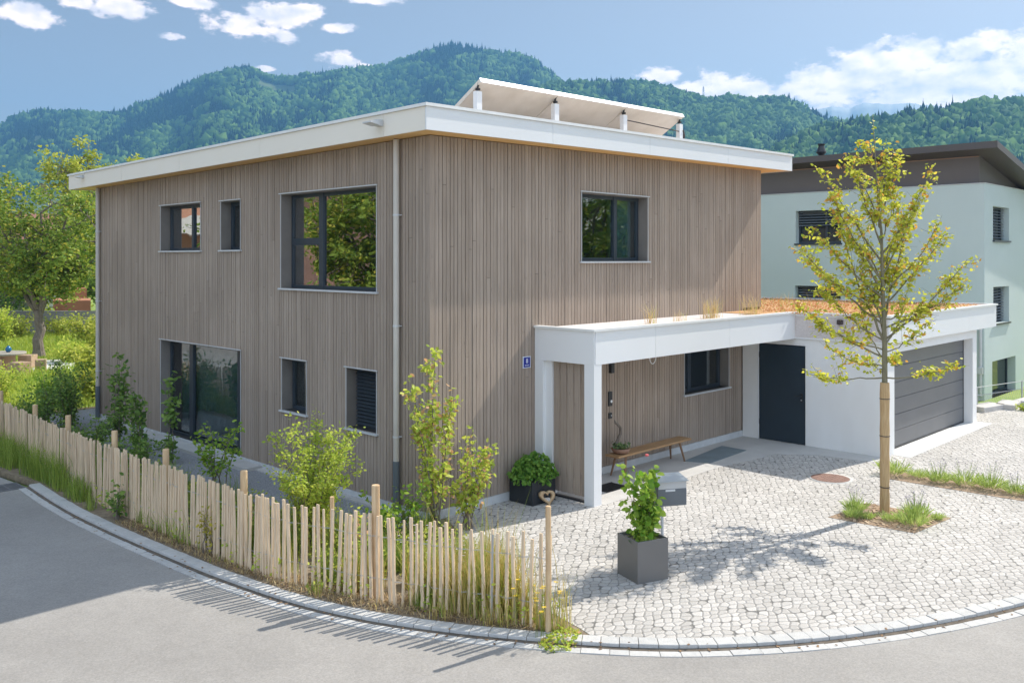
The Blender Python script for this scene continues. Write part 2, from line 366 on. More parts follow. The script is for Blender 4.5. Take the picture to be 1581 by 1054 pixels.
# ------------------------------------------------------------------ mesh helpers
class MB:
    def __init__(s): s.v = []; s.f = []
    def add(s, vs, fs):
        o = len(s.v); s.v += [tuple(map(float, p)) for p in vs]; s.f += [tuple(i + o for i in f) for f in fs]; return s
    def box(s, x0, x1, y0, y1, z0, z1):
        if x0 > x1: x0, x1 = x1, x0
        if y0 > y1: y0, y1 = y1, y0
        if z0 > z1: z0, z1 = z1, z0
        return s.add([(x0,y0,z0),(x1,y0,z0),(x1,y1,z0),(x0,y1,z0),(x0,y0,z1),(x1,y0,z1),(x1,y1,z1),(x0,y1,z1)],
                     [(0,3,2,1),(4,5,6,7),(0,1,5,4),(1,2,6,5),(2,3,7,6),(3,0,4,7)])
    def hexa(s, bot, top):
        return s.add(list(bot) + list(top), [(0,3,2,1),(4,5,6,7),(0,1,5,4),(1,2,6,5),(2,3,7,6),(3,0,4,7)])
    def prism(s, pts, z0, z1):
        n = len(pts)
        vs = [(p[0], p[1], z0) for p in pts] + [(p[0], p[1], z1) for p in pts]
        fs = [tuple(range(n))[::-1], tuple(range(n, 2 * n))] + [(i, (i + 1) % n, n + (i + 1) % n, n + i) for i in range(n)]
        return s.add(vs, fs)
    def obox(s, c, u, v, w, a, b, h):
        """oriented box: centre c, unit axes u,v,w, half sizes a,b,h"""
        c, u, v, w = map(Vector, (c, u, v, w))
        P = [c + u * i * a + v * j * b + w * k * h for k in (-1, 1) for (i, j) in ((-1,-1),(1,-1),(1,1),(-1,1))]
        return s.hexa(P[:4], P[4:])
    def tube(s, pts, rad, n=6, cap=True):
        pts = [Vector(p) for p in pts]
        if not hasattr(rad, '__len__'): rad = [rad] * len(pts)
        vs = []; prev = None
        for i, p in enumerate(pts):
            t = (pts[min(i + 1, len(pts) - 1)] - pts[max(i - 1, 0)])
            t = t.normalized() if t.length > 1e-9 else Vector((0, 0, 1))
            a = prev if prev is not None else (Vector((1, 0, 0)) if abs(t.x) < .8 else Vector((0, 1, 0)))
            a = (a - t * a.dot(t)); a = a.normalized() if a.length > 1e-6 else t.orthogonal().normalized()
            prev = a; b = t.cross(a)
            for k in range(n):
                q = 2 * math.pi * k / n
                vs.append(p + (a * math.cos(q) + b * math.sin(q)) * rad[i])
        fs = []
        for i in range(len(pts) - 1):
            for k in range(n):
                fs.append((i*n+k, i*n+(k+1)%n, (i+1)*n+(k+1)%n, (i+1)*n+k))
        if cap: fs += [tuple(range(n))[::-1], tuple(range((len(pts)-1)*n, len(pts)*n))]
        return s.add(vs, fs)
    def lathe(s, prof, c=(0, 0, 0), n=24):
        vs = []; fs = []
        for (r, z) in prof:
            for k in range(n):
                a = 2 * math.pi * k / n; vs.append((c[0] + r * math.cos(a), c[1] + r * math.sin(a), c[2] + z))
        m = len(prof)
        for i in range(m - 1):
            for k in range(n): fs.append((i*n+k, i*n+(k+1)%n, (i+1)*n+(k+1)%n, (i+1)*n+k))
        fs += [tuple(range(n))[::-1], tuple(range((m-1)*n, m*n))]
        return s.add(vs, fs)
    def build(s, name, m, parent=None, smooth=False, bevel=0, wmat=None):
        me = bpy.data.meshes.new(name); me.from_pydata(s.v, [], s.f); me.update()
        return finish(me, name, m, parent, smooth, bevel)
def finish(me, name, m, parent=None, smooth=False, bevel=0):
    o = bpy.data.objects.new(name, me); COL.objects.link(o)
    if m: me.materials.append(m)
    if smooth: me.polygons.foreach_set('use_smooth', [True] * len(me.polygons))
    if bevel:
        b = o.modifiers.new('bevel', 'BEVEL'); b.width = bevel; b.segments = 2; b.limit_method = 'ANGLE'; b.angle_limit = R_(40)
        b.harden_normals = False
    if parent: o.parent = parent; o.matrix_parent_inverse = parent_inv(parent)
    return o
def parent_inv(p):
    m = Matrix.LocRotScale(p.location, p.rotation_euler, None)
    return m.inverted()
def npmesh(name, V, F, m, parent=None, smooth=False):
    """V (n,3), F (m,k) all the same k"""
    V = np.asarray(V, dtype=np.float32); F = np.asarray(F, dtype=np.int32)
    me = bpy.data.meshes.new(name)
    me.vertices.add(len(V)); me.vertices.foreach_set('co', V.ravel())
    k = F.shape[1]
    me.loops.add(F.size); me.loops.foreach_set('vertex_index', F.ravel())
    me.polygons.add(len(F)); me.polygons.foreach_set('loop_start', np.arange(len(F), dtype=np.int32) * k)
    me.update(calc_edges=True)
    return finish(me, name, m, parent, smooth)
def thing(name, label, cat, loc=(0, 0, 0), group=None, kind=None):
    o = bpy.data.objects.new(name, None); COL.objects.link(o); o.location = loc; o.empty_display_size = .2
    return tag(o, label, cat, group, kind)
def tag(o, label=None, cat=None, group=None, kind=None):
    if label: o['label'] = label
    if cat: o['category'] = cat
    if group: o['group'] = group
    if kind: o['kind'] = kind
    return o
def struct(o): o['kind'] = 'structure'; return o

# leaves: rhombic folded blades, one island each
def leaves(P, D, size, width=.5, up=.3, fold=.25, r=rng):
    """P (n,3) bases, D (n,3) directions, size (n,) -> V, F (quads; each leaf = two quads sharing the midrib)"""
    n = len(P)
    D = D / (np.linalg.norm(D, axis=1, keepdims=True) + 1e-9)
    A = r.normal(size=(n, 3)); A[:, 2] += up * 2
    Sd = np.cross(D, A); Sd /= (np.linalg.norm(Sd, axis=1, keepdims=True) + 1e-9)
    Nn = np.cross(Sd, D)
    s = size[:, None]; w = s * width * .5
    v0 = P; v1 = P + D * s * .33 + Sd * w * .9 + Nn * w * fold; v2 = P + D * s * .72 + Sd * w * .75 + Nn * w * fold
    v3 = P + D * s; v4 = P + D * s * .72 - Sd * w * .75 + Nn * w * fold; v5 = P + D * s * .33 - Sd * w * .9 + Nn * w * fold
    V = np.stack([v0, v1, v2, v3, v4, v5], 1).reshape(-1, 3)
    i = np.arange(n)[:, None] * 6
    F = np.concatenate([i + np.array([[0, 1, 2, 3]]), i + np.array([[0, 3, 4, 5]])])
    return V, F
def leafobj(name, P, size, m, parent=None, D=None, width=.5, up=.3, droop=0., r=rng, **kw):
    P = np.asarray(P, float); n = len(P)
    if D is None: D = r.normal(size=(n, 3)); D[:, 2] *= .6; D[:, 2] -= droop
    size = size * r.uniform(.6, 1.25, n)
    V, F = leaves(P, D, size, width, up, r=r)
    return npmesh(name, V, F, m, parent)
def blades(name, P, H, wd, m, parent=None, lean=.25, r=rng):
    """grass blades: three joints each"""
    n = len(P); P = np.asarray(P, float); H = np.asarray(H, float)
    a = r.uniform(0, 2 * np.pi, n); d = np.stack([np.cos(a), np.sin(a), np.zeros(n)], 1); sd = np.stack([-np.sin(a), np.cos(a), np.zeros(n)], 1)
    ln = (lean * r.uniform(.2, 1.6, n) * H)[:, None]; h = H[:, None]; z = np.array([[0, 0, 1.]])
    w = wd * r.uniform(.6, 1.3, n)[:, None]
    m1 = P + z * h * .55 + d * ln * .3; m2 = P + z * h * (1 - .25 * ln / h) + d * ln
    V = np.stack([P - sd * w, P + sd * w, m1 + sd * w * .8, m1 - sd * w * .8, m2 + sd * w * .15, m2 - sd * w * .15], 1).reshape(-1, 3)
    i = np.arange(n)[:, None] * 6
    F = np.concatenate([i + np.array([[0, 1, 2, 3]]), i + np.array([[3, 2, 4, 5]])])
    return npmesh(name, V, F, m, parent)

# branches: returns leaf anchor points
def grow(mb, p, d, length, rad, level, tips, r, bend=.18, lift=.12, kids=(6, 5, 4), ang=.75, sides=(8, 6, 4, 3), shrink=.5, start=.25, minr=.003):
    nseg = max(3, int(length / (.22 if level else .4)) + 1) if length > .3 else 3
    nseg = min(nseg, 9)
    pts = [np.array(p, float)]; d = np.array(d, float); d /= np.linalg.norm(d)
    rads = [rad]
    for i in range(nseg):
        d = d + r.normal(size=3) * bend * (.6 if level == 0 else 1) + np.array([0, 0, lift]) * .5
        d /= np.linalg.norm(d)
        pts.append(pts[-1] + d * length / nseg); rads.append(max(minr, rad * (1 - .78 * (i + 1) / nseg)))
    mb.tube(pts, rads, sides[min(level, len(sides) - 1)], cap=False)
    if level >= len(kids):
        for i in range(1, len(pts)):
            tips.append((pts[i], d.copy()))
            tips.append(((pts[i] + pts[i-1]) / 2, d.copy()))
        return
    k = kids[level]
    for j in range(k):
        t = start + (1 - start) * (j + r.uniform(.1, .9)) / k
        q = t * nseg; i = min(int(q), nseg - 1); pp = pts[i] + (pts[i + 1] - pts[i]) * (q - i)
        ax = pts[i + 1] - pts[i]; ax /= np.linalg.norm(ax)
        s = r.normal(size=3); s -= ax * s.dot(ax); s /= np.linalg.norm(s)
        a = ang * r.uniform(.7, 1.3)
        nd = ax * math.cos(a) + s * math.sin(a)
        grow(mb, pp, nd, length * shrink * r.uniform(.7, 1.2) * (1.15 - .5 * t), max(minr, rads[i] * .55), level + 1, tips, r, bend, lift, kids, ang, sides, shrink, start, minr)
    for i in range(max(1, len(pts) - 2), len(pts)): tips.append((pts[i], d.copy()))

# ================================================================== SETTING
# kerb line: the step between the granite strip and the road
KERB = [(-3.68,6.98),(-3.76,5.5),(-3.78,4.29),(-3.74,2.9),(-3.67,1.6),(-3.56,0.1),(-3.36,-1.3),(-3.06,-2.35),(-2.65,-3.25),(-2.2,-4.02),(-1.75,-4.7),(-1.15,-5.42),(-0.34,-6.12),
        (0.55,-6.70),(1.55,-7.22),(2.72,-7.7),(4.2,-8.2),(6,-8.65),(9,-9.1),(14,-9.4),(26,-9.6)]
def smooth_path(pts, step=.1):
    P = [Vector(p + (0,)) if len(p) == 2 else Vector(p) for p in pts]; out = []
    for i in range(len(P) - 1):
        a, b, c, d = P[max(i-1, 0)], P[i], P[i+1], P[min(i+2, len(P)-1)]
        n = max(2, int((c - b).length / step))
        for k in range(n):
            t = k / n
            out.append(.5 * ((2*b) + (c-a)*t + (2*a-5*b+4*c-d)*t*t + (3*b-3*c+d-a)*t**3))
    out.append(P[-1]); return out
KP = smooth_path(KERB, .1)
def normals(path):
    out = []
    for i, p in enumerate(path):
        t = (path[min(i+1, len(path)-1)] - path[max(i-1, 0)]).normalized()
        out.append(Vector((-t.y, t.x, 0)))
    return out
KN = normals(KP)      # points to the inside (garden, forecourt)
# ground: one sheet to the foot of the hills and beyond
V = []; F = []
n_ = 60
xs = np.concatenate([np.linspace(-690, -120, 8), np.linspace(-100, 120, 45), np.linspace(140, 3380, 12)])
ys = xs.copy()
for y in ys:
    for x in xs: V.append((x, y, GZ - .14))
m_ = len(xs)
F = [(j*m_+i, j*m_+i+1, (j+1)*m_+i+1, (j+1)*m_+i) for j in range(m_-1) for i in range(m_-1)]
struct(npmesh('ground', V, F, grass_g))
# road
rp = [(p.x, p.y) for p in KP]
mb = MB()
road = [(p[0] , p[1]) for p in rp] + [(60,-9.6),(60,-60),(-60,-60),(-60,60),(-3.9,60),(-3.95,20),(-3.85,9)]
mb.prism(road, GZ - .08, GZ - .045)
struct(mb.build('road', asph))
# garden lawn and bed inside the kerb and the fence
gi = [(p.x + n.x * .20, p.y + n.y * .20) for p, n in zip(KP, KN) if p.y > -4.75]
mb = MB(); mb.prism([(-3.84, 60), (-3.84, 20), (-3.72, 9)] + gi + [(-1.52,-4.35),(-1.32,-3.3),(-.5,-1.6),(.30,-.02),(.3,.3),(-.2,.4),(-.2,13.4),(14,13.4),(14,60)], GZ - .12, GZ - .006)
struct(mb.build('garden_soil', soil_m))
# gravel band along the house
mb = MB()
gl = smooth_path([(-.9,-.0),(-1.25,1.5),(-1.45,4),(-1.6,7),(-1.7,10),(-1.9,13),(-2.1,14.6)], .4)
mb.prism([(p.x, p.y) for p in gl] + [(1.5,14.8),(1.5,13.33),(-.01,13.33),(-.01,-.0)], GZ - .02, GZ + .004)
struct(mb.build('gravel_path', gravel_m))
# lawn beyond the house
mb = MB(); mb.prism([(-3.8,59.9),(-3.8,15.6),(1.6,15.0),(13.9,13.5),(13.9,59.9)], GZ - .02, GZ + .003)
struct(mb.build('lawn', grass_g))
mb = MB()
el = [(2.6 + 3.3 * math.cos(a) + .3 * math.sin(3 * a), 26.3 + 2.1 * math.sin(a)) for a in np.linspace(0, 2 * math.pi, 40)[:-1]]
mb.prism(el, GZ - .01, GZ + .012)
struct(mb.build('gravel_terrace', wgravel_m))
# forecourt paving
inn = [(p.x + n.x * .20, p.y + n.y * .20) for p, n in zip(KP, KN)]
inn = [q for q in inn if q[1] < -4.5 and q[0] < 25.5]
pav = inn + [(25.5, -9.4), (25.5,-4.6), (21.5,-3.4), (17.6,-3.0), (16.6,-2.9), (15.3,-2.9), (15.3,-1.0), (9.6, -1.0), (9.6,.05), (.28,.05), (.30,-.02), (-.5,-1.6), (-1.32,-3.3), (-1.52,-4.35)]
mb = MB(); mb.prism(pav, GZ - .11, GZ)
struct(mb.build('forecourt_paving', cobb))
mb = MB(); mb.prism([(2.62,-.02),(2.62,-1.42),(3.1,-1.40),(6.3,-1.33),(8.2,-1.55),(8.75,-2.2),(8.95,-3.35),(9.5,-3.42),(9.5,-.02)], GZ - .05, GZ + .004)
struct(mb.build('concrete_path', concrete_m))
# kerb stones and gutter strip, every stone a block
mb = MB(); mo = MB()
acc = 0; last = 0
def stones(mb, o0, o1, z0, z1, length, gap):
    i = 0
    while i < len(KP) - 2:
        j = i; l = 0
        tgt = length * random.uniform(.8, 1.2)
        while j < len(KP) - 1 and l < tgt: l += (KP[j+1] - KP[j]).length; j += 1
        a0, a1 = KP[i] + KN[i] * o0, KP[i] + KN[i] * o1
        b0, b1 = KP[j] + KN[j] * o0, KP[j] + KN[j] * o1
        t = (b0 - a0).normalized() * gap
        dz = random.uniform(-.004, .004)
        q = [a0 + t, a1 + t, b1 - t, b0 - t]
        mb.hexa([(p.x, p.y, z0) for p in q], [(p.x, p.y, z1 + dz) for p in q])
        i = j
stones(mb, .03, .21, GZ - .12, GZ + .008, .17, .003)
struct(mb.build('kerb', kerb_m, bevel=.006))
stones(mo, -.15, -.03, GZ - .12, GZ - .036, .2, .004)
struct(mo.build('gutter_strip', kerb_m))
mg = MB()
V = []
for p, n in zip(KP, KN): V += [(p.x - n.x * .04, p.y - n.y * .04, GZ - .043), (p.x + n.x * .029, p.y + n.y * .029, GZ - .030)]
struct(npmesh('gutter_bed', V, [(2*i, 2*i+2, 2*i+3, 2*i+1) for i in range(len(KP) - 1)], gap_m))

# ------------------------------------------------------------------ hills
SKY_A = [(-260,215),(-150,205),(-60,198),(0,190),(30,172),(65,166),(100,170),(125,167),(160,172),(190,169),(220,155),(255,142),(290,125),(325,111),(360,101),(385,99),(400,106),(430,115),(460,116),(475,109),(500,111),(520,103),(560,101),(600,95),(640,81),(680,67),(705,63),(730,70),(770,77),(800,79),(830,92),(866,122),(900,128),(960,140),(1050,160),(1150,190),(1300,230),(1500,260)]
SKY_B = [(700,260),(760,180),(810,140),(850,123),(900,121),(960,119),(1010,123),(1050,135),(1090,149),(1130,144),(1160,149),(1185,146),(1215,146),(1250,164),(1275,177),(1310,185),(1370,200),(1450,225),(1600,250),(1800,270)]
SKY_C = [(1120,270),(1180,232),(1230,205),(1260,190),(1300,184),(1340,179),(1380,171),(1420,164),(1470,158),(1520,152),(1560,148),(1600,146),(1700,150),(1850,160),(2000,170)]
def vnoise(seed, k):
    r = np.random.default_rng(seed); T = r.uniform(-1, 1, (k, k))
    def f(x, y):
        x = np.asarray(x) % k; y = np.asarray(y) % k
        i = np.floor(x).astype(int); j = np.floor(y).astype(int); u = x - i; v = y - j; u = u*u*(3-2*u); v = v*v*(3-2*v)
        i %= k; j %= k; i1 = (i+1) % k; j1 = (j+1) % k
        return (T[i,j]*(1-u)+T[i1,j]*u)*(1-v)+(T[i,j1]*(1-u)+T[i1,j1]*u)*v
    return lambda x, y: f(x, y) + .5*f(2.1*x+5, 2.1*y+9) + .25*f(4.3*x+11, 4.3*y+3)
def hill(name, prof, d0, d1, seed, pw, noise_amp, ntree, hmin, hmax, conif, x0, x1, mats, tmin=.12, nx=260, ny=46, treeroom=1.0):
    px = np.array([p[0] for p in prof], float); py = np.array([p[1] for p in prof], float) + (hmin + hmax) / 2 * .72 * f_ / d1
    nf = vnoise(seed, 64)
    def pos(x, t):
        d = d0 + (d1 - d0) * t
        yr = np.interp(x, px, py)
        d = d * (1 + .05 * nf(x / 160 + 3, t * 0 + 1.5))
        tt = np.clip(t, 0, 1)
        base = 400 + 4.2 * f_ / d0                       # the hill's foot on the valley floor
        fall = np.where(t > 1, (t - 1) * 260, 0)
        y = base + (yr + 4 - base) * tt ** pw
        bump = nf(x / 55., t * 5.) * noise_amp * np.sin(np.pi * tt) ** .8
        y = y - bump * .5 + fall
        dd = d * (1 + .035 * nf(x / 40. + 20, t * 4.) * np.sin(np.pi * tt))
        X = Cv[0] + (Fv[0] + Rv[0] * (x - cx_) / f_) * dd; Y = Cv[1] + (Fv[1] + Rv[1] * (x - cx_) / f_) * dd
        Z = 4 + (400 - y) * dd / f_
        return np.stack([X, Y, Z], -1)
    gx, gt = np.meshgrid(np.linspace(px[0], px[-1], nx), np.concatenate([np.linspace(0, 1, ny), [1.06, 1.15, 1.3]]), indexing='ij')
    V = pos(gx, gt); V[:, 0, 2] = GZ - 4
    m = gx.shape[1]
    ii, jj = np.meshgrid(np.arange(nx - 1), np.arange(m - 1), indexing='ij'); a = (ii * m + jj).ravel()
    struct(npmesh(name, V.reshape(-1, 3), np.stack([a, a + m, a + m + 1, a + 1], 1), MATS['hill_floor']))
    r = np.random.default_rng(seed + 5)
    x = r.uniform(x0, x1, ntree); t = r.uniform(tmin, 1.0, ntree) ** .85
    ridge = int(ntree * .06); x[:ridge] = r.uniform(x0, x1, ridge); t[:ridge] = r.uniform(.985, 1.01, ridge)
    clus = nf(x / 60. + 7, t * 6. + 2)
    P = pos(x, t)
    # a meadow near the main top stays open
    keep = np.ones(ntree, bool)
    if name == 'hills':
        keep &= ~((x > 395) & (x < 462) & (t > .90) & (t < .985)); keep &= ~((x > 285) & (x < 360) & (t > .72) & (t < .76))
        keep &= ~((nf(x / 30., t * 9.) > .8) & (x < 75) & (t > .55) & (t < .9))
    isc = (r.uniform(-1, 1, ntree) * .7 + clus) > (1 - 2 * conif)
    H = r.uniform(hmin, hmax, ntree)
    tone = r.uniform(0, 1, ntree)
    for nm, sel, mt, lab in (('conifer_forest', isc & keep, mats[0], 'dark conifers'), ('broadleaf_forest', ~isc & keep, mats[1], 'light green broadleaf trees')):
        Q = P[sel]; h = H[sel]; n = len(Q)
        if nm[0] == 'c':
            k = 6; lv = [(0.0, .26, .0), (.34, .20, 0), (.30, .24, 0), (.66, .12, 0), (.62, .15, 0), (1.05, .0, 0)]
            lv = [(.05, .23), (.38, .17), (.36, .21), (.70, .09), (.68, .12), (1.1, .004)]
            an = np.arange(k) / k * 2 * np.pi
            T = np.concatenate([np.stack([np.cos(an + i) * rr, np.sin(an + i) * rr, np.full(k, z)], 1) for i, (z, rr) in enumerate(lv)])
            Fs = np.array([(i*k+j, i*k+(j+1) % k, (i+1)*k+(j+1) % k, (i+1)*k+j) for i in range(5) for j in range(k)])
            J = 1 + r.normal(size=(n, len(T), 1)) * .10
            sc = np.stack([h * 1.05, h * 1.05, h * r.uniform(.75, 1.1, n)], 1)
        else:
            # lumpy crown: an icosphere pushed about vertex by vertex
            import bmesh
            bm = bmesh.new(); bmesh.ops.create_icosphere(bm, subdivisions=2, radius=.5); T = np.array([v.co[:] for v in bm.verts]); Fs = np.array([[v.index for v in f.verts] for f in bm.faces]); bm.free()
            T[:, 2] = T[:, 2] * .95 + .45
            lump = 1 + .22 * r.normal(size=(n, len(T), 1)); J = lump
            sc = np.stack([h * .85 * r.uniform(.8, 1.3, n), h * .85 * r.uniform(.8, 1.3, n), h * .85], 1)
        V = T[None] * J * sc[:, None, :]
        V = V + Q[:, None, :]; V[:, :, 2] -= .8
        Fa = Fs[None] + (np.arange(n) * len(T))[:, None, None]
        o = npmesh(nm, V.reshape(-1, 3), Fa.reshape(-1, Fs.shape[1]), mt)
        tag(o, lab + ' covering the ' + {'hills': 'high mountain on the left', 'hills_middle': 'lower ridge right of the summit', 'hills_right': 'wooded hill behind the pale neighbour house'}[name], 'forest', None, 'stuff')
mat('hill_floor', (.035, .06, .02), .95, var=1, vscale=.02, col2=(.10, .14, .04))
fc = mat('forest_conifer', (.008, .026, .012), .95, island=1, spec=.1, col2=(.020, .052, .020))
fb = mat('forest_broadleaf', (.018, .058, .013), .95, island=1, spec=.1, col2=(.10, .175, .03))
hill('hills', SKY_A, 800, 1700, 11, .80, 20, 17000, 11, 19, .52, -200, 905, (fc, fb), tmin=.35)
hill('hills_middle', SKY_B, 650, 1250, 23, .80, 16, 7000, 9, 15, .30, 740, 1420, (fc, fb), tmin=.45)
hill('hills_right', SKY_C, 420, 800, 31, .80, 12, 3500, 8, 14, .18, 1180, 1800, (fc, fb), tmin=.45)
# far bare range seen in the gap
def farrange():
    pr = [(1180,186),(1235,178),(1262,168),(1285,162),(1310,166),(1335,158),(1365,160),(1395,157),(1430,161),(1470,166),(1520,172),(1600,180)]
    px = np.array([p[0] for p in pr], float); py = np.array([p[1] for p in pr], float); nf = vnoise(77, 64)
    xs = np.linspace(1180, 1600, 120); ts = np.linspace(0, 1.3, 22)
    gx, gt = np.meshgrid(xs, ts, indexing='ij')
    d = 2400 + 500 * gt; yr = np.interp(gx, px, py) + nf(gx / 9, gt * 0 + 2) * 1.6
    y = 400 + (yr - 400) * np.clip(gt, 0, 1) ** .6 - nf(gx / 14, gt * 7) * 5 * np.sin(np.pi * np.clip(gt, 0, 1)) + np.where(gt > 1, (gt - 1) * 200, 0)
    X = Cv[0] + (Fv[0] + Rv[0] * (gx - cx_) / f_) * d; Y = Cv[1] + (Fv[1] + Rv[1] * (gx - cx_) / f_) * d; Z = 4 + (400 - y) * d / f_
    Z[:, 0] = GZ - 5
    m = len(ts); ii, jj = np.meshgrid(np.arange(119), np.arange(m - 1), indexing='ij'); a = (ii * m + jj).ravel()
    rk = mat('far_rock', (.16, .19, .15), .9, var=1, vscale=.004, col2=(.42, .42, .40))
    struct(npmesh('mountain', np.stack([X, Y, Z], -1).reshape(-1, 3), np.stack([a, a + m, a + m + 1, a + 1], 1), rk))
farrange()
# lattice mast on the ridge
p = at(1086, 1255, y=150)
mb = MB(); h = 15
for sx, sy in ((-1,-1),(1,-1),(1,1),(-1,1)): mb.tube([(p[0]+sx*1.6, p[1]+sy*1.6, p[2]-4), (p[0]+sx*.25, p[1]+sy*.25, p[2]+h)], .22, 4)
for k in range(6):
    z = p[2] - 2 + k * 2.8; w_ = 1.6 - 1.35 * (z - p[2] + 4) / (h + 4)
    mb.tube([(p[0]-w_, p[1]-w_, z), (p[0]+w_, p[1]+w_, z+2.5)], .14, 4); mb.tube([(p[0]+w_, p[1]-w_, z), (p[0]-w_, p[1]+w_, z+2.5)], .14, 4)
for z in (9, 12): mb.box(p[0]-3, p[0]+3, p[1]-.2, p[1]+.2, p[2]+z-.2, p[2]+z+.2)
tag(mb.build('lattice_mast', steel), 'thin lattice mast standing on the wooded ridge above the solar panels', 'mast')

# ================================================================== THE WOODEN HOUSE
HX, HY = 10.4, 13.32
def ztop(x, y): return 5.95 + .017 * x - .0085 * y
house = thing('wooden_house', 'two storey house clad in grey brown vertical boards under a flat white roof', 'house', (0, 0, GZ))
# openings: (a0, a1, z0, z1)
LOP = dict(w1=(7.58,9.54,4.19,5.23), w2=(5.87,6.69,4.19,5.21), W=(1.34,4.34,3.45,5.24), door=(5.86,9.54,-.02,2.15), l1=(3.46,4.31,1.13,2.12), l2=(1.34,2.21,1.07,2.12))
ROP = dict(u=(3.68,5.78,3.96,5.26), l=(7.11,8.92,1.09,2.20))
def board_wall(ops, length, zb, topf, place, widths=(.066,.074,.080), gap=.011, th=.026, r=random.Random(3), zmin=None):
    """boards along a wall. place(a0,a1,d0,d1,z0,z1a,z1b) -> 8 points"""
    mb = MB(); a = 0.0
    while a < length - .02:
        w = r.choice(widths); b = min(a + w, length)
        segs = [((zmin(a) if zmin else zb), None)]
        cuts = sorted([o for o in ops if o[0] < b - .004 and o[1] > a + .004], key=lambda o: o[2])
        z = segs[0][0]; parts = []
        # boards that straddle an opening's edge are split lengthwise by trimming to the larger share
        lo, hi = a, b
        for o in cuts: parts.append((z, o[2])); z = o[3]
        parts.append((z, None))
        t = th + r.uniform(-.003, .004)
        for (z0, z1) in parts:
            if z1 is not None and z1 - z0 < .02: continue
            za, zb_ = (z1, z1) if z1 is not None else (topf(lo), topf(hi))
            if za - z0 > 1.9 and r.random() < .4:            # butt joint between two board lengths
                zj = r.uniform(z0 + .5, za - .5)
                mb.add(*place(lo, hi, 0, t, z0, zj - .003, zj - .003)); z0 = zj + .003
            mb.add(*place(lo, hi, 0, t, z0, za, zb_))
        # trim pieces beside an opening when the edge falls inside the board
        for o in cuts:
            if o[0] > a + .012: mb.add(*place(a, o[0] - .002, 0, t, o[2], o[3], o[3]))
            if o[1] < b - .012: mb.add(*place(o[1] + .002, b, 0, t, o[2], o[3], o[3]))
        a = b + gap
    return mb
BF = [(0,3,2,1),(4,5,6,7),(0,1,5,4),(1,2,6,5),(2,3,7,6),(3,0,4,7)]
def placeL(a0, a1, d0, d1, z0, za, zb):      # left wall, x = 0, outwards -x
    return [(-d1,a0,z0),(-d0,a0,z0),(-d0,a1,z0),(-d1,a1,z0),(-d1,a0,za),(-d0,a0,za),(-d0,a1,zb),(-d1,a1,zb)], BF
def placeR(a0, a1, d0, d1, z0, za, zb):      # right wall, y = 0, outwards -y
    return [(a0,-d1,z0),(a1,-d1,z0),(a1,-d0,z0),(a0,-d0,z0),(a0,-d1,za),(a1,-d1,zb),(a1,-d0,zb),(a0,-d0,za)], BF
# the cladding
board_wall(list(LOP.values()), HY, .0, lambda a: ztop(0, a), placeL).build('wall', clad, house)
board_wall(list(ROP.values()), HX, .02, lambda a: ztop(a, 0), placeR, widths=(.068,.076,.086,.074), r=random.Random(9),
           zmin=lambda a: 2.86 if a > 9.5 else .02).build('wall', clad, house)
# wall core with openings: strips of boxes round the holes
def core(ops, length, zb, zt, mk):
    mb = MB()
    cuts = sorted(set([0, length] + [v for o in ops for v in o[:2]]))
    for a, b in zip(cuts[:-1], cuts[1:]):
        z = zb; hs = sorted([o for o in ops if o[0] <= a + 1e-6 and o[1] >= b - 1e-6], key=lambda o: o[2])
        for o in hs:
            if o[2] - z > .01: mk(mb, a, b, z, o[2])
            z = o[3]
        mk(mb, a, b, z, zt)
    return mb
core(list(LOP.values()), HY, GZ, 5.80, lambda mb, a, b, z0, z1: mb.box(.002, .30, a, b, z0, z1)).build('wall_core', dark_gap, house)
core(list(ROP.values()), HX, GZ, 5.90, lambda mb, a, b, z0, z1: mb.box(a if a > .01 else .302, b, .002, .30, z0, z1)).build('wall_core', dark_gap, house)
mb = MB(); mb.box(HX-.3, HX, .302, HY, GZ, 5.95); mb.box(0, HX, HY-.0, HY+.03, 0, 5.83); mb.box(.302, HX-.302, HY-.3, HY-.003, GZ, 5.8)
mb.build('wall', clad, house)
# plinth
mb = MB(); mb.box(-.045, -.001, -.02, HY + .02, GZ - .1, -.004); mb.box(-.045, 2.4, -.045, -.001, GZ - .1, .016)
mb.box(2.6, 9.5, -.05, -.001, GZ - .1, .016)
mb.build('plinth', plinth_m, house)
mb = MB(); mb.box(-.42, -.05, 5.0, 10.2, GZ - .05, GZ + .07); mb.box(-.20, -.05, .2, 4.99, GZ - .05, GZ + .03); mb.box(-.20, -.05, 10.21, 13.3, GZ - .05, GZ + .03)
mb.build('doorstep', concrete_m, house)
# corner trim
mb = MB(); mb.box(-.036, .0, -.036, -.001, .02, ztop(0, 0) - .002)
mb.build('corner_board', clad, house)
# upper floor slab that closes the house inside
mb = MB(); mb.box(.31, HX-.31, .31, HY-.31, 2.55, 2.85)
mb.box(.31, HX-.31, .31, HY-.31, -.12, -.03)
mb.box(5.0, 5.1, .31, HY-.31, -.03, 2.55); mb.box(5.0, 5.1, 2.2, HY-.31, 2.85, 5.78)
mb.box(.31, 4.99, 4.9, 5.0, -.03, 2.55); mb.box(.31, 4.99, 5.1, 5.2, 2.85, 5.78)
mb.build('interior_wall', room_m, house)

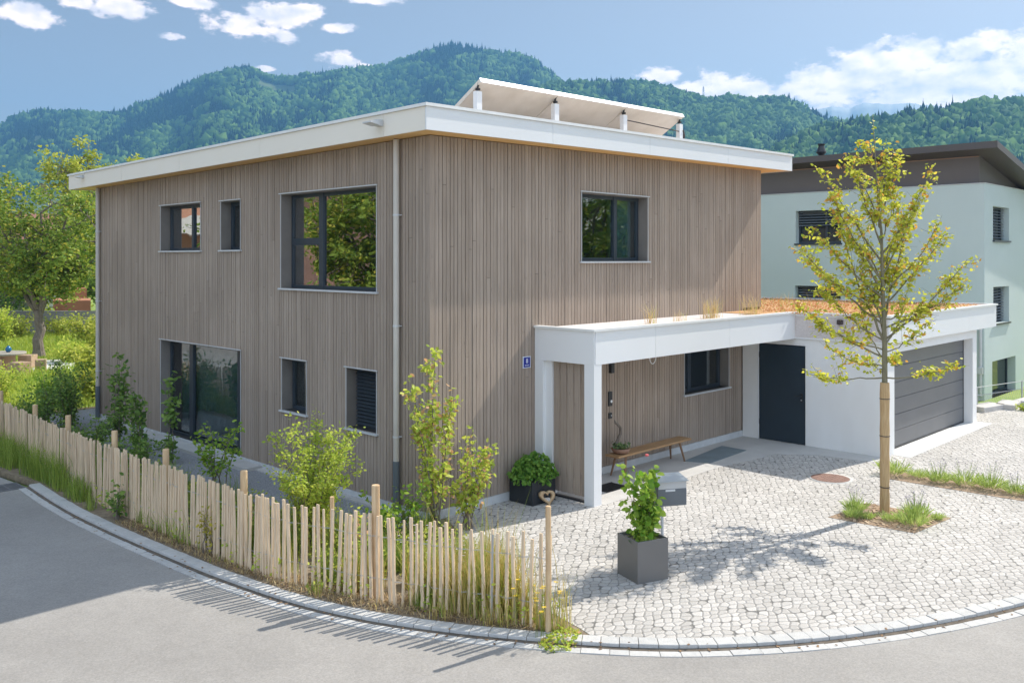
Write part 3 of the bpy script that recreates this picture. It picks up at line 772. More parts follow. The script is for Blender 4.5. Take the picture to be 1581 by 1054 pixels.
# roof
roof = thing('roof', None, None, (0, 0, 6.2)); roof.parent = house; roof.matrix_parent_inverse = parent_inv(house)
def zr(x, y): return 5.95 + .016 * x - .0088 * y
OX0, OX1, OY0, OY1 = -.5, 11.05, -.5, 13.95
def slab(mb, x0, x1, y0, y1, dz0, dz1):
    q = [(x0,y0),(x1,y0),(x1,y1),(x0,y1)]
    return mb.hexa([(x, y, zr(x, y) + dz0) for x, y in q], [(x, y, zr(x, y) + dz1) for x, y in q])
mb = MB(); slab(mb, OX0+.03, OX1-.03, OY0+.03, OY1-.03, .012, .045)
mb.build('soffit', soffit_wood, house)
mb = MB(); slab(mb, OX0+.032, OX1-.032, OY0+.032, OY1-.032, .047, .33)
mb.build('roof_deck', roofgravel, house)
# fascia boards with joints
mb = MB(); jts = [OY0 + .03, .55, 4.3, 7.6, 10.6, OY1]
for a, b in zip(jts[:-1], jts[1:]): slab(mb, OX0, OX0+.028, a + .003, b - .003, -.004, .35)
mb.build('fascia', beige_panel, house)
mb = MB(); jts = [OX0, 2.35, 5.2, 8.1, OX1]
for a, b in zip(jts[:-1], jts[1:]): slab(mb, a + .003 * (a > 0), b - .003, OY0, OY0+.028, -.004, .35)
slab(mb, OX1-.028, OX1, OY0+.03, OY1-.03, -.004, .35); slab(mb, OX0+.03, OX1-.03, OY1-.028, OY1, -.004, .35)
mb.build('fascia', white_panel, house)
mb = MB()
slab(mb, OX0-.03, OX0+.12, OY0-.03, OY1+.03, .352, .40); slab(mb, OX0+.122, OX1+.03, OY0-.03, OY0+.12, .352, .40)
slab(mb, OX1-.12, OX1+.03, OY0+.122, OY1+.03, .352, .40)
mb.build('roof_cap', cap_metal, house)
bpy.data.objects.remove(roof)

# windows ------------------------------------------------------------
def window(wall, op, frames, rec=.19, fw=.065, sill=True, head=True, blinds=None, gl=None, name='window', curtain=None, glz=None):
    """wall 'L' or 'R'; frames: mullion positions / transoms: list of (a0,a1,z0,z1) panes"""
    a0, a1, z0, z1 = op
    def bx(mb, A0, A1, D0, D1, Z0, Z1):      # D measured inwards from the wall face
        if wall == 'L': mb.box(D0, D1, A0, A1, Z0, Z1)
        else: mb.box(A0, A1, D0, D1, Z0, Z1)
    w = MB()
    # reveal boards
    bx(w, a0-.001, a0+.018, -.03, rec+.02, z0, z1); bx(w, a1-.018, a1+.001, -.03, rec+.02, z0, z1); bx(w, a0+.019, a1-.019, -.03, rec+.02, z1-.018, z1+.001)
    wr = w.build(name, reveal_m, house)
    t = MB()
    bx(t, a0-.009, a0+.003, -.040, -.031, z0, z1+.01); bx(t, a1-.003, a1+.009, -.040, -.031, z0, z1+.01)
    if head: bx(t, a0-.04, a1+.04, -.060, -.0415, z1-.003, z1+.016)
    t.build('trim', trim_m, wr)
    if sill:
        s = MB()
        bx(s, a0-.05, a1+.05, -.075, rec, z0-.035, z0-.002); s.build('sill', trim_m, wr, bevel=.004)
    f = MB()
    A0, A1, Z0, Z1 = a0+.019, a1-.019, z0, z1-.019
    bx(f, A0, A0+fw, rec, rec+.07, Z0, Z1); bx(f, A1-fw, A1, rec, rec+.07, Z0, Z1)
    bx(f, A0+fw, A1-fw, rec, rec+.07, Z0, Z0+fw); bx(f, A0+fw, A1-fw, rec, rec+.07, Z1-fw, Z1)
    for fr in frames:
        if fr[0] == 'v': bx(f, fr[1]-fr[2]/2, fr[1]+fr[2]/2, rec-.012, rec+.06, Z0+.002, Z1-.002)
        if fr[0] == 'h': bx(f, fr[3], fr[4], rec-.008, rec+.058, fr[1]-fr[2]/2, fr[1]+fr[2]/2)
    f.build('frame', anthracite, wr, bevel=.004)
    g = MB(); bx(g, A0+.03, A1-.03, rec+.028, rec+.034, Z0+.03, Z1-.03); g.build('pane', gl or glass, wr)
    if blinds:
        s = MB(); z = Z0 + .05
        while z < Z1 - .02:
            c = (rec - .02)
            if wall == 'L': s.hexa([(c-.03,A0+.02,z),(c+.03,A0+.02,z+.035),(c+.03,A1-.02,z+.035),(c-.03,A1-.02,z)], [(c-.03,A0+.02,z+.003),(c+.03,A0+.02,z+.038),(c+.03,A1-.02,z+.038),(c-.03,A1-.02,z+.003)])
            z += .062
        s.build('blind', slat_d, wr)
    if curtain:
        c = MB(); V = []; q0, q1, zc0, zc1 = curtain; n = int((q1 - q0) / .03)
        V = []
        for i in range(n + 1):
            a = q0 + (q1 - q0) * i / n; dd = rec + .15 + .045 * math.sin(a * 38) + .02 * math.sin(a * 91)
            for z in (zc0, zc1): V.append((dd, a, z) if wall == 'L' else (a, dd, z))
        npmesh('curtain', V, [(2*i, 2*i+2, 2*i+3, 2*i+1) for i in range(n)], curtain_m, wr, smooth=True)
    return wr
window('L', LOP['w1'], [('v', 8.38, .09)], gl=glass2)
window('L', LOP['w2'], [], gl=glass)
window('L', LOP['W'], [('v', 3.30, .14), ('h', 4.33, .13, 3.38, 4.26)], gl=glass2, fw=.06)
window('L', LOP['door'], [('v', 8.45, .17), ('v', 6.30, .17)], gl=glass3, sill=False, fw=.05, curtain=(5.95, 9.2, .05, 2.1), name='patio_door')
window('L', LOP['l1'], [], gl=glass)
window('L', LOP['l2'], [], gl=glass, blinds=True)
window('R', ROP['u'], [('v', 4.98, .10)], gl=glass, curtain=(4.95, 5.7, 4.0, 5.25))
window('R', ROP['l'], [('v', 7.62, .13)], gl=glass)
# downpipes
def downpipe(y, x, zt, zb, label=None):
    mb = MB(); mb.tube([(x, y, zb), (x, y, zt)], .05, 14)
    o = mb.build('downpipe', pipe_m, house, smooth=False)
    for z in (1.1, 2.9, 4.7):
        b = MB(); b.tube([(x, y, z), (x, y, z + .03)], .058, 14); b.box(x + .03, -.03, y - .055, y + .055, z + .006, z + .024); b.build('pipe_bracket', trim_m, o)
    s = MB(); s.tube([(x, y, GZ + .02), (x, y, zb + .002)], .056, 14); s.build('pipe_shoe', mat('grey_pipe', (.12, .14, .16), .4), o)
downpipe(.72, -.105, zr(0, .7) - .002, .72)
downpipe(13.05, -.105, zr(0, 13) - .002, .72)
# small floodlight on the fascia
mb = MB(); mb.box(-.60, -.502, .55, .67, 6.10, 6.20); mb.hexa([(-.78,.50,6.13),(-.60,.50,6.10),(-.60,.72,6.10),(-.78,.72,6.13)], [(-.78,.50,6.15),(-.60,.50,6.19),(-.60,.72,6.19),(-.78,.72,6.15)])
tag(mb.build('floodlight', trim_m), 'small grey floodlight fixed to the beige roof edge near the house corner', 'floodlight')
mb = MB(); mb.box(-.56, -.502, 12.9, 13.0, 6.05, 6.13); mb.hexa([(-.68,12.86,6.07),(-.56,12.86,6.05),(-.56,13.04,6.05),(-.68,13.04,6.07)], [(-.68,12.86,6.09),(-.56,12.86,6.13),(-.56,13.04,6.13),(-.68,13.04,6.09)])
tag(mb.build('floodlight', trim_m), 'small grey floodlight at the far left end of the beige roof edge', 'floodlight')

# solar collectors ------------------------------------------------------------
sol_glass = mat('collector_glass', (.02, .025, .04), .12)
alu = mat('collector_back', (.62, .55, .46), .4, var=1, vscale=1.4, col2=(.78, .71, .62), metal=.1)
sx = [2.03, 4.18, 6.42, 8.62]
for i in range(3):
    a, b = sx[i] + .01, sx[i+1] - .01
    dz = .016 * (a - 2)
    lab = ['leftmost of the three tilted solar collectors on the roof, with the brightest edge', 'middle one of the three tilted solar collectors on the roof', 'rightmost of the three tilted solar collectors on the roof, nearest the pale neighbour house'][i]
    t = thing('solar_collector', lab, 'solar collector', ((a + b) / 2, 1.0, 6.4), 'solar collectors on the roof')
    U = Vector((1, 0, .016)).normalized(); Vd = Vector((0, 1.02, -.62)).normalized(); Wd = U.cross(Vd).normalized()
    top = Vector(((a + b) / 2, 1.0, 7.24 + .016 * ((a + b) / 2 - 2))); half = .76
    c = top + Vd * half
    MB().obox(c, U, Vd, Wd, (b - a) / 2, half, .035).build('backing', alu, t)
    for sg in (-1, 1): MB().obox(c + Vd * sg * (half + .012), U, Vd, Wd, (b - a) / 2, .012, .045).build('edge_rail', cap_metal, t)
    MB().obox(c + Wd * .038, U, Vd, Wd, (b - a) / 2 - .02, half - .02, .003).build('collector_glass', sol_glass, t)
for i, x in enumerate(sx):
    lab = ['first', 'second', 'third', 'fourth'][i] + ' white upright bracket from the left holding up the solar collectors'
    t = thing('collector_support', lab, 'bracket', (x, 1.1, 6.3), 'collector brackets on the roof')
    zz = 6.30 + .016 * x
    x_ = x + (.02, 0, 0, -.05)[i]
    MB().box(x_-.065, x_+.065, 1.02, 1.12, zz, zz + .72).build('post', white_panel, t)
    m = MB(); m.tube([(x_, 1.09, zz + .72), (x_ + .01, 1.05, zz + .90)], .02, 6); m.box(x_-.03, x_+.03, 1.03, 1.10, zz + .74, zz + .78); m.build('joint', blackmetal, t)
    m = MB(); m.tube([(x_, 1.13, zz + .05), (x_, 1.9, zz + .02)], .025, 6); m.tube([(x_, 1.2, zz + .02), (x_, 1.45, zz + .45)], .018, 6); m.build('brace', steel, t)
mb = MB(); mb.tube([(sx[2]+.08, 1.04, 7.02), (sx[3], 1.04, 6.98)], .012, 6)
mb.tube([(sx[3]+.02, 1.03, 7.02), (sx[3]+.10, 1.05, 6.9), (sx[3]+.09, 1.08, 6.7), (sx[3]+.04, 1.08, 6.5)], .035, 8)
tag(mb.build('collector_pipe', mat('pipe_insulation', (.05, .045, .045), .7)), 'thin pipe with black insulated end behind the rightmost solar collector', 'pipe')

# ================================================================== GARAGE AND CANOPY
ZT, ZB = 2.83, 2.24
gar = thing('garage', 'white flat roofed garage with entrance canopy joined to the wooden house', 'garage', (9.5, -3.35, GZ))
GX0, GX1, GYF = 9.5, 15.3, -3.35
mb = MB()
# west wall with door hole (y -1.58..-.46), front wall with garage opening (10.0..15.0)
mb.box(GX0, GX0+.25, -3.35, -1.60, GZ - .1, ZB); mb.box(GX0, GX0+.25, -.44, -.052, GZ - .1, ZB); mb.box(GX0, GX0+.25, -1.60, -.44, 2.08, ZB)
mb.box(GX0+.251, 10.0, -3.348, -3.05, GZ - .1, ZB); mb.box(15.0, GX1, -3.35, -3.05, GZ - .1, ZB); mb.box(10.0, 15.0, -3.35, -3.05, 2.02, ZB)
mb.box(15.05, GX1-.002, -3.049, 3.0, GZ - .1, ZB); mb.box(10.41, 15.049, 2.7, 2.99, GZ - .1, ZB)
mb.build('wall', white_render, gar)
mb = MB(); mb.box(GX0+.25, 15.04, -3.05, 2.7, 2.20, 2.26)   # ceiling
mb.build('ceiling', white_render, gar)
# garage door
gd = thing('garage_door', None, None, (12.5, -3.1, 0)); gd.parent = gar; gd.matrix_parent_inverse = parent_inv(gar)
mb = MB(); nP = 6; z0 = GZ + .03
for k in range(nP):
    a = z0 + (2.02 - z0) * k / nP; b = z0 + (2.02 - z0) * (k + 1) / nP
    mb.box(10.03, 14.97, -3.13, -3.09, a + .005, b - .004)
mb.build('door_panel', garage_m, gd, bevel=.003)
mb = MB(); mb.box(10.03, 14.97, -3.088, -3.07, z0, 2.02); mb.box(10.0, 10.03, -3.14, -3.07, z0, 2.02); mb.box(14.97, 15.0, -3.14, -3.07, z0, 2.02); mb.box(10.03, 14.97, -3.15, -3.131, GZ, z0 + .005)
mb.build('door_frame', blackmetal, gd)
mb = MB(); mb.box(9.9, 15.3, -3.72, -3.352, GZ - .05, GZ + .006); mb.box(10.0, 15.0, -3.352, -3.16, GZ - .05, GZ + .008)
mb.build('threshold', mat('threshold_concrete', (.55, .54, .52), .8, var=.6, vscale=3), gar)
# side door
MB().box(GX0+.03, GX0+.08, -1.575, -.465, GZ + .01, 2.06).build('door', door_m, gar, bevel=.003)
dh = MB(); dh.tube([(GX0+.03, -1.50, .96), (GX0-.03, -1.50, .96), (GX0-.03, -1.36, .96)], .011, 8); dh.box(GX0+.015, GX0+.03, -1.53, -1.47, .82, 1.02)
o = [c for c in gar.children if c.name.startswith('door') and 'frame' not in c.name][0]
dh.build('handle', blackmetal, o)
m = MB(); m.tube([(GX0+.03, -1.50, .87), (GX0+.0, -1.50, .87)], .016, 10); m.build('lock', steel, o)
for z in (.22, 1.75): MB().tube([(GX0+.015, -.475, z), (GX0+.015, -.475, z + .12)], .014, 8).build('hinge', blackmetal, o)
MB().box(GX0-.012, GX0+.0, -.47, -.445, GZ, 2.08).build('door_trim', white_panel, gar)
# canopy frame: west end with screen, roof slab
CX0, CYF = 2.40, -1.37
MB().box(CX0, CX0+.20, -1.37, -1.16, GZ - .1, ZB).build('post', white_panel, gar)
mb = MB(); mb.box(CX0, CX0+.20, -.22, -.03, GZ - .1, ZB); mb.box(CX0+.06, CX0+.20, -.38, -.221, GZ - .1, ZB); mb.build('post', white_panel, gar)
# fascia of the canopy and garage: panels with joints
def vwall(mb, x0, y0, x1, y1, z0, z1, t=.03, g=.003):
    d = Vector((x1 - x0, y1 - y0, 0)).normalized(); n = Vector((d.y, -d.x, 0))   # thickness goes inwards (to -n)
    a = Vector((x0, y0, 0)) + d * g; b = Vector((x1, y1, 0)) - d * g
    q = [a, b, b - n * t, a - n * t]
    mb.hexa([(p.x, p.y, z0) for p in q], [(p.x, p.y, z1) for p in q])
FX = GX0 - .04; FY = -3.45; FX1 = 16.55
mb = MB()
vwall(mb, CX0 - .004, -.03, CX0 - .004, CYF, ZB - .006, ZT - .04)
for a, b in ((CX0 + .03, 4.15), (4.15, 6.7), (6.7, FX)): vwall(mb, a, CYF - .004, b, CYF - .004, ZB - .006, ZT - .04)
vwall(mb, FX, CYF - .004, FX, FY, ZB - .006, ZT - .04)
for a, b in ((FX + .03, 11.9), (11.9, 14.4), (14.4, FX1)): vwall(mb, a, FY, b, FY, ZB - .006, ZT - .04)
vwall(mb, FX1, FY + .03, FX1 - .5, 3.1, ZB - .006, ZT - .04)
mb.build('fascia', white_panel, gar)
mb = MB()
mb.box(CX0+.03, FX - .001, CYF+.03, -.032, ZB, ZB + .02)
mb.prism([(FX+.032, FY+.032), (FX1-.035, FY+.032), (FX1-.52, 3.05), (HX+.01, 3.05), (HX+.01, -.032), (FX+.032, -.032)], ZB + .0, ZB + .021)
mb.build('soffit', white_panel, gar)
mb = MB(); mb.box(CX0+.032, FX-.002, CYF+.032, -.032, ZB + .03, ZT - .045)
mb.prism([(FX-.001, FY+.033), (FX1-.036, FY+.033), (FX1-.53, 3.0), (HX+.012, 3.0), (HX+.012, -.033), (FX-.001, -.033)], ZB + .03, ZT - .09)
mb.build('roof_deck', roofgravel, gar)
mb = MB(); mb.prism([(FX+.3, FY+.15), (FX1-.15, FY+.15), (FX1-.65, 2.9), (HX+.05, 2.9), (HX+.05, -.04), (8.6, -.04), (8.6, -1.1), (FX+.3, -1.3)], ZT - .088, ZT - .03)
mb.build('green_roof', sedum_m, gar)
mb = MB()
def capseg(x0, y0, x1, y1, e0=0, e1=0):
    d = Vector((x1 - x0, y1 - y0, 0)).normalized(); n = Vector((d.y, -d.x, 0))
    a = Vector((x0, y0, 0)) - d * e0; b = Vector((x1, y1, 0)) + d * e1
    q = [a + n * .035, b + n * .035, b - n * .11, a - n * .11]
    mb.hexa([(p.x, p.y, ZT - .038) for p in q], [(p.x, p.y, ZT) for p in q])
capseg(CX0, -.03, CX0, CYF + .112); capseg(CX0, CYF, FX, CYF, .035, -.037); capseg(FX, CYF, FX, FY+.112, -.0, 0); capseg(FX, FY, FX1, FY, .035, .035); capseg(FX1, FY + .112, FX1 - .52, 3.1)
mb.build('roof_cap', cap_metal, gar)
# wooden screen in the canopy end
mb = MB(); y = -.385
while y > -1.15:
    y1 = max(y - .135, -1.158); mb.box(CX0+.10, CX0+.125, y1, y, GZ + .10, ZB - .01); y = y1 - .022
mb.build('screen', clad, gar)
MB().box(CX0+.128, CX0+.15, -1.16, -.385, .25, .33).build('screen_rail', blackmetal, gar); MB().box(CX0+.128, CX0+.15, -1.16, -.385, 1.9, 1.98).build('screen_rail', blackmetal, gar)
MB().box(CX0+.09, CX0+.16, -1.16, -.385, GZ, GZ + .03).build('screen_sill', blackmetal, gar)
bpy.context.view_layer.update()
mb = MB(); p0 = (FX - .035, -2.42, 2.66); mb.tube([(FX, -2.42, 2.66), (FX - .09, -2.42, 2.64)], .05, 10); mb.box(FX-.06, FX-.001, -2.48, -2.36, 2.60, 2.70)
tag(mb.build('motion_sensor', mat('brown_plastic', (.07, .05, .05), .4)), 'small dark round sensor on the white garage fascia behind the young tree', 'sensor')

# ================================================================== NEIGHBOUR HOUSE
nb = thing('neighbour_house', 'pale mint green rendered house with dark brown roof edge behind the white garage', 'house', (20, -2.14, GZ - .14))
NX, NY, NX1, NY1 = 20.0, -2.14, 31.0, 13.0
NWOP = [(2.29+2.14, 3.92+2.14, 4.54, 5.67), (2.31+2.14, 3.95+2.14, 1.95, 3.08)]
NSOP = [(.81, 2.45, 4.58, 5.63), (.84, 2.45, 2.01, 3.14), (.74, 3.15, GZ - .14, .86)]
core(NWOP, NY1 - NY, GZ - .3, 6.28, lambda mb, a, b, z0, z1: mb.box(NX, NX+.4, NY + a, NY + b, z0, z1)).build('wall', neigh_m, nb)
core(NSOP, NX1 - NX, GZ - .3, 6.28, lambda mb, a, b, z0, z1: mb.box(NX + a if a > .01 else NX+.401, NX + b, NY, NY+.4, z0, z1)).build('wall', neigh_m, nb)
mb = MB(); mb.box(NX1-.3, NX1, NY+.401, NY1, GZ, 6.28); mb.box(NX+.401, NX1-.301, NY1-.4, NY1, GZ, 6.28); mb.box(NX+.402, NX1-.31, NY+.402, NY1-.41, 3.6, 3.8)
mb.build('wall', neigh_m, nb)
def nz(x): return 7.27 - .185 * (x - 19.5)
mb = MB(); q = [(NX+.18,NY+.2),(NX1,NY+.2),(NX1,NY1),(NX+.18,NY1)]
mb.hexa([(x, y, 6.282) for x, y in q], [(x, y, max(6.3, nz(x) - .002)) for x, y in q]); mb.build('attic_cladding', brown_m, nb)
mb = MB(); mb.box(NX-.02, NX+.18, NY-.02, NY1, 6.282, 6.30); mb.box(NX+.18, NX1, NY-.02, NY+.199, 6.282, 6.30); mb.build('ledge', trim_m, nb)
mb = MB(); q = [(19.5,-2.64),(31.4,-2.64),(31.4,13.5),(19.5,13.5)]
mb.hexa([(x, y, nz(x) + (.0 if i in (0, 3) else 0)) for i, (x, y) in enumerate(q)], [(x, y, nz(x) + .2) for x, y in q]); mb.build('roof', brown_roof, nb)
mb = MB(); mb.box(NX+.165, NX+.178, NY+.2, NY1, 7.10, 7.13); mb.build('joint_strip', mat('copper_strip', (.30, .18, .12), .5), nb)
mb = MB(); fl = [(.13, 0), (.13, .12), (.06, .16), (.06, .22), (.12, .30), (.14, .34), (.085, .52), (.075, .56), (.10, .60), (.10, .63)]
mb.lathe([(r * 1.25, z) for r, z in fl], (21, 3.46, 7.42), 18); mb.box(20.82, 21.18, 3.28, 3.64, 6.95, 7.46)
mb.build('flue', blackmetal, nb)
def nwin(face, op, blind=1.0, bar=None, name='window'):
    a0, a1, z0, z1 = op
    def bx(mb, A0, A1, D0, D1, Z0, Z1):
        if face == 'W': mb.box(NX + D0, NX + D1, NY + A0, NY + A1, Z0, Z1)
        else: mb.box(NX + A0, NX + A1, NY + D0, NY + D1, Z0, Z1)
    f = MB(); r = .24
    bx(f, a0+.002, a0+.07, r, r+.08, z0, z1); bx(f, a1-.07, a1-.002, r, r+.08, z0, z1); bx(f, a0+.07, a1-.07, r, r+.08, z0, z0+.07); bx(f, a0+.07, a1-.07, r, r+.08, z1-.07, z1)
    if bar: bx(f, bar - .04, bar + .04, r-.005, r+.075, z0+.07, z1-.07)
    w = f.build(name, anthracite, nb)
    g = MB(); bx(g, a0+.06, a1-.06, r+.03, r+.036, z0+.06, z1-.06); g.build('pane', mat('dark_glass', (.02, .03, .035), .05), w)
    if blind:
        s = MB(); z = z1 - .04; c = r - .07
        while z > z1 - (z1 - z0) * blind:
            if face == 'W': s.hexa([(NX+c-.03,NY+a0+.04,z-.03),(NX+c+.03,NY+a0+.04,z),(NX+c+.03,NY+a1-.04,z),(NX+c-.03,NY+a1-.04,z-.03)],[(NX+c-.03,NY+a0+.04,z-.026),(NX+c+.03,NY+a0+.04,z+.004),(NX+c+.03,NY+a1-.04,z+.004),(NX+c-.03,NY+a1-.04,z-.026)])
            else: s.hexa([(NX+a0+.03,NY+c-.03,z-.03),(NX+a1-.03,NY+c-.03,z-.03),(NX+a1-.03,NY+c+.03,z),(NX+a0+.03,NY+c+.03,z)],[(NX+a0+.03,NY+c-.03,z-.026),(NX+a1-.03,NY+c-.03,z-.026),(NX+a1-.03,NY+c+.03,z+.004),(NX+a0+.03,NY+c+.03,z+.004)])
            z -= .09
        s.build('blind', slat_m, w)
    if z0 > 0:
        s = MB(); bx(s, a0-.03, a1+.03, -.06, r-.001, z0-.05, z0-.001); s.build('sill', anthracite, w)
nwin('W', NWOP[0], .5, 4.43+.62); nwin('W', NWOP[1], 1.0); nwin('S', NSOP[0], 1.0); nwin('S', NSOP[1], 1.0)
nwin('S', NSOP[2], 0, None, 'door')
mb = MB(); mb.tube([(19.93, -2.05, GZ), (19.93, -2.05, 2.2)], .045, 10); mb.box(19.86, 19.99, -2.12, -1.98, .55, .75); mb.build('downpipe', trim_m, nb)
# edging slabs and wire mesh fence beside it
slabm = mat('pale_slab', (.46, .43, .40), .85, var=1, vscale=3, col2=(.60, .56, .52))
mb = MB()
for (x, y, a, w_) in ((16.75,-2.45,.3,.5),(17.45,-2.95,-.2,.55),(18.3,-3.25,.1,.5),(19.3,-3.5,-.1,.45)):
    i = ((x, y))
    t = MB(); t.obox((x, y, GZ + .06), (math.cos(a), math.sin(a), 0), (-math.sin(a), math.cos(a), 0), (0, 0, 1), w_, .24, .08)
    tag(t.build('stone_slab', slabm, bevel=.02), {16.75: 'yellowish stone slab lying nearest the white garage corner', 17.45: 'large pale stone slab on the planted edge in front of the dark green door', 18.3: 'pale stone slab right of the large one, at the planted edge', 19.3: 'farthest pale slab at the right edge of the planted strip'}[x], 'stone slab', 'stone slabs beyond the garage')
ms = thing('mesh_fence', 'low thin wire mesh fence in front of the mint house door', 'fence', (18.9, -2.7, GZ))
for x in (17.3, 19.6, 22.0): MB().tube([(x, -2.75 - .22 * (x - 17.3), GZ - .1), (x, -2.75 - .22 * (x - 17.3), GZ + .62)], .02, 6).build('post', steel, ms)
m = MB()
for z in (.38, .60): m.tube([(17.3, -2.75, GZ + z), (22, -3.78, GZ + z)], .010, 4)
for k in range(46):
    x = 17.3 + k * .1
    m.tube([(x, -2.75 - .22 * (x - 17.3), GZ + .02), (x + .18, -2.79 - .22 * (x - 17.3), GZ + .38)], .003, 3, cap=False)
    m.tube([(x + .18, -2.79 - .22 * (x - 17.3), GZ + .02), (x, -2.75 - .22 * (x - 17.3), GZ + .38)], .003, 3, cap=False)
m.build('mesh', steel, ms)

# ================================================================== PALING FENCE
FP = smooth_path([(-2.9,17),(-2.95,14),(-3.0,10.97),(-3.12,8.6),(-3.2,6.4),(-3.26,3.51),(-3.22,1.6),(-3.12,-.22),(-2.91,-1.2),(-2.62,-2.1),(-2.28,-2.95),(-1.98,-3.65),(-1.79,-4.15)], .02)
arc = [0]
for a, b in zip(FP[:-1], FP[1:]): arc.append(arc[-1] + (b - a).length)
arc = np.array(arc); FPa = np.array([p[:] for p in FP])
def fpos(s): return np.array([np.interp(s, arc, FPa[:, k]) for k in range(3)])
fence = thing('paling_fence', 'split chestnut paling fence curving along the kerb in front of the wooden house', 'fence', (-3.2, 2, GZ))
rp_ = random.Random(5)
s = arc[-1] - .03; pick = []
while s > .5:
    pick.append(s)
    y = fpos(s)[1]
    gap = .088 if y < -.8 else (.072 if y < 1.5 else .062)
    s -= gap * rp_.uniform(.72, 1.3)
stuffp = MB()
wires = {z: [] for z in (.28, .78)}
for i, s in enumerate(pick):
    p = fpos(s); q = fpos(max(0, s - .05)); t = Vector(q - p).normalized(); n = Vector((-t.y, t.x, 0))
    h = rp_.uniform(.98, 1.06); w0 = rp_.uniform(.016, .026); w1 = w0 * rp_.uniform(.78, 1.05); th = rp_.uniform(.009, .015)
    lx = rp_.gauss(0, .022); ln = rp_.gauss(0, .015)
    mb = MB(); k = 4; P = []
    wob = [rp_.uniform(-.006, .006) for _ in range(5)]
    base = Vector(p) + n * rp_.uniform(-.012, .012) + Vector((0, 0, GZ - .05))
    rings = []
    for j in range(5):
        f = j / 4; c = base + t * (lx * f + wob[j]) + n * (ln * f) + Vector((0, 0, (h + .05) * f)); w = w0 + (w1 - w0) * f
        if j == 4: w *= .92
        rings.append([c - t * w - n * th, c + t * w - n * th * .7, c + t * w * .8 + n * th, c - t * w * .8 + n * th])
    vs = [v for r in rings for v in r]; fs = [(0,3,2,1), (16,17,18,19)]
    for j in range(4):
        for a in range(4): fs.append((j*4+a, j*4+(a+1) % 4, (j+1)*4+(a+1) % 4, (j+1)*4+a))
    if i < 100: mb.add(vs, fs); mb.build('picket', fence_m, fence)
    else: stuffp.add(vs, fs)
    for z in wires: wires[z].append(base + t * lx * z + n * (.016 * (1 if i % 2 else -1)) + Vector((0, 0, z + .05 + rp_.uniform(-.012, .012))))
o = stuffp.build('picket', fence_m, fence); o['kind'] = 'stuff'
for z in wires:
    for sgn in (1, -1):
        m = MB(); m.tube([w + Vector((.0, 0, .004 * sgn)) for w in wires[z]], .0022, 4); m.build('wire', wire_m, fence)
for (x, y, zt, r) in ((-1.84,-4.16,1.27,.032),(-2.56,-1.98,1.25,.052),(-3.02,.36,1.12,.050),(-3.1,2.57,1.10,.05),(-3.1,4.5,1.12,.05),(-3.05,6.75,1.10,.05),(-2.98,8.75,1.06,.05),(-2.9,11.2,1.08,.05),(-2.8,14,1.05,.05)):
    m = MB(); m.tube([(x, y, GZ - .2), (x + .006, y, .4), (x, y, zt - .01), (x, y, zt)], [r * 1.05, r, r * .97, r * .88], 14); m.build('post', post_m, fence)
m = MB(); m.tube([(-2.07, -3.5, GZ - .1), (-2.05, -3.5, .86)], .011, 8); tag(m.build('steel_stake', steel), 'thin grey metal stake among the palings near the fence end', 'stake')
m = MB(); m.tube([(-2.35, -.75, GZ - .1), (-2.35, -.75, .84)], .028, 10); tag(m.build('short_stake', post_m), 'short wooden stake behind the palings beside the bright yellow green bush', 'stake')

# ================================================================== FORECOURT OBJECTS
# drain grate in the road
mb = MB(); cx0, cy0 = -3.93, 7.22; gr = thing('drain_grate', 'cast iron drain grate in the road at the left edge', 'drain', (cx0, cy0, GZ - .045))
mb.box(cx0-.26, cx0+.22, cy0-.27, cy0-.235, GZ+.025-.09, GZ+.025-.058); mb.box(cx0-.26, cx0+.22, cy0+.235, cy0+.27, GZ+.025-.09, GZ+.025-.058); mb.box(cx0-.26, cx0-.225, cy0-.235, cy0+.235, GZ+.025-.09, GZ+.025-.058); mb.box(cx0+.185, cx0+.22, cy0-.235, cy0+.235, GZ+.025-.09, GZ+.025-.058)
for k in range(8): mb.box(cx0-.225, cx0+.185, cy0-.235+.062*k, cy0-.205+.062*k, GZ+.025-.085, GZ+.025-.06)
mb.box(cx0-.035, cx0-.01, cy0-.235, cy0+.235, GZ+.025-.084, GZ+.025-.0595)
iron = mat('cast_iron', (.12, .115, .115), .6, var=1, vscale=8)
mb.build('grate', iron, gr)
m = MB(); m.box(cx0-.225, cx0+.185, cy0-.235, cy0+.235, GZ+.025-.0698, GZ+.025-.068); m.build('shaft', dark_gap, gr)
# manhole cover
rust = mat('rust_cover', (.17, .085, .06), .7, var=1, vscale=8, col2=(.26, .14, .10), bump=.8, bscale=50)
mh = thing('manhole_cover', 'round rust brown manhole cover in the cobbles in front of the garage corner', 'manhole', (7.05, -3.3, GZ))
m = MB(); m.lathe([(.345, -.02), (.345, .007), (.33, .009)], (7.05, -3.3, GZ), 40)
for k in range(9):
    y = -.27 + k * .0675; w_ = math.sqrt(max(0, .31**2 - y*y)); m.box(7.05-w_, 7.05+w_, -3.3+y-.012, -3.3+y+.012, GZ+.008, GZ+.013)
m.build('lid', rust, mh)
m = MB(); n = 48; V = []
for k in range(n):
    a = 2*math.pi*k/n; c, s_ = math.cos(a), math.sin(a)
    V += [(7.05+.352*c, -3.3+.352*s_, GZ+.004), (7.05+.41*c, -3.3+.41*s_, GZ+.004), (7.05+.41*c, -3.3+.41*s_, GZ-.02)]
F = []
for k in range(n): a, b = 3*k, 3*((k+1) % n); F += [(a, a+1, b+1, b), (a+1, a+2, b+2, b+1)]
npmesh('ring', V, F, concrete_m, mh)
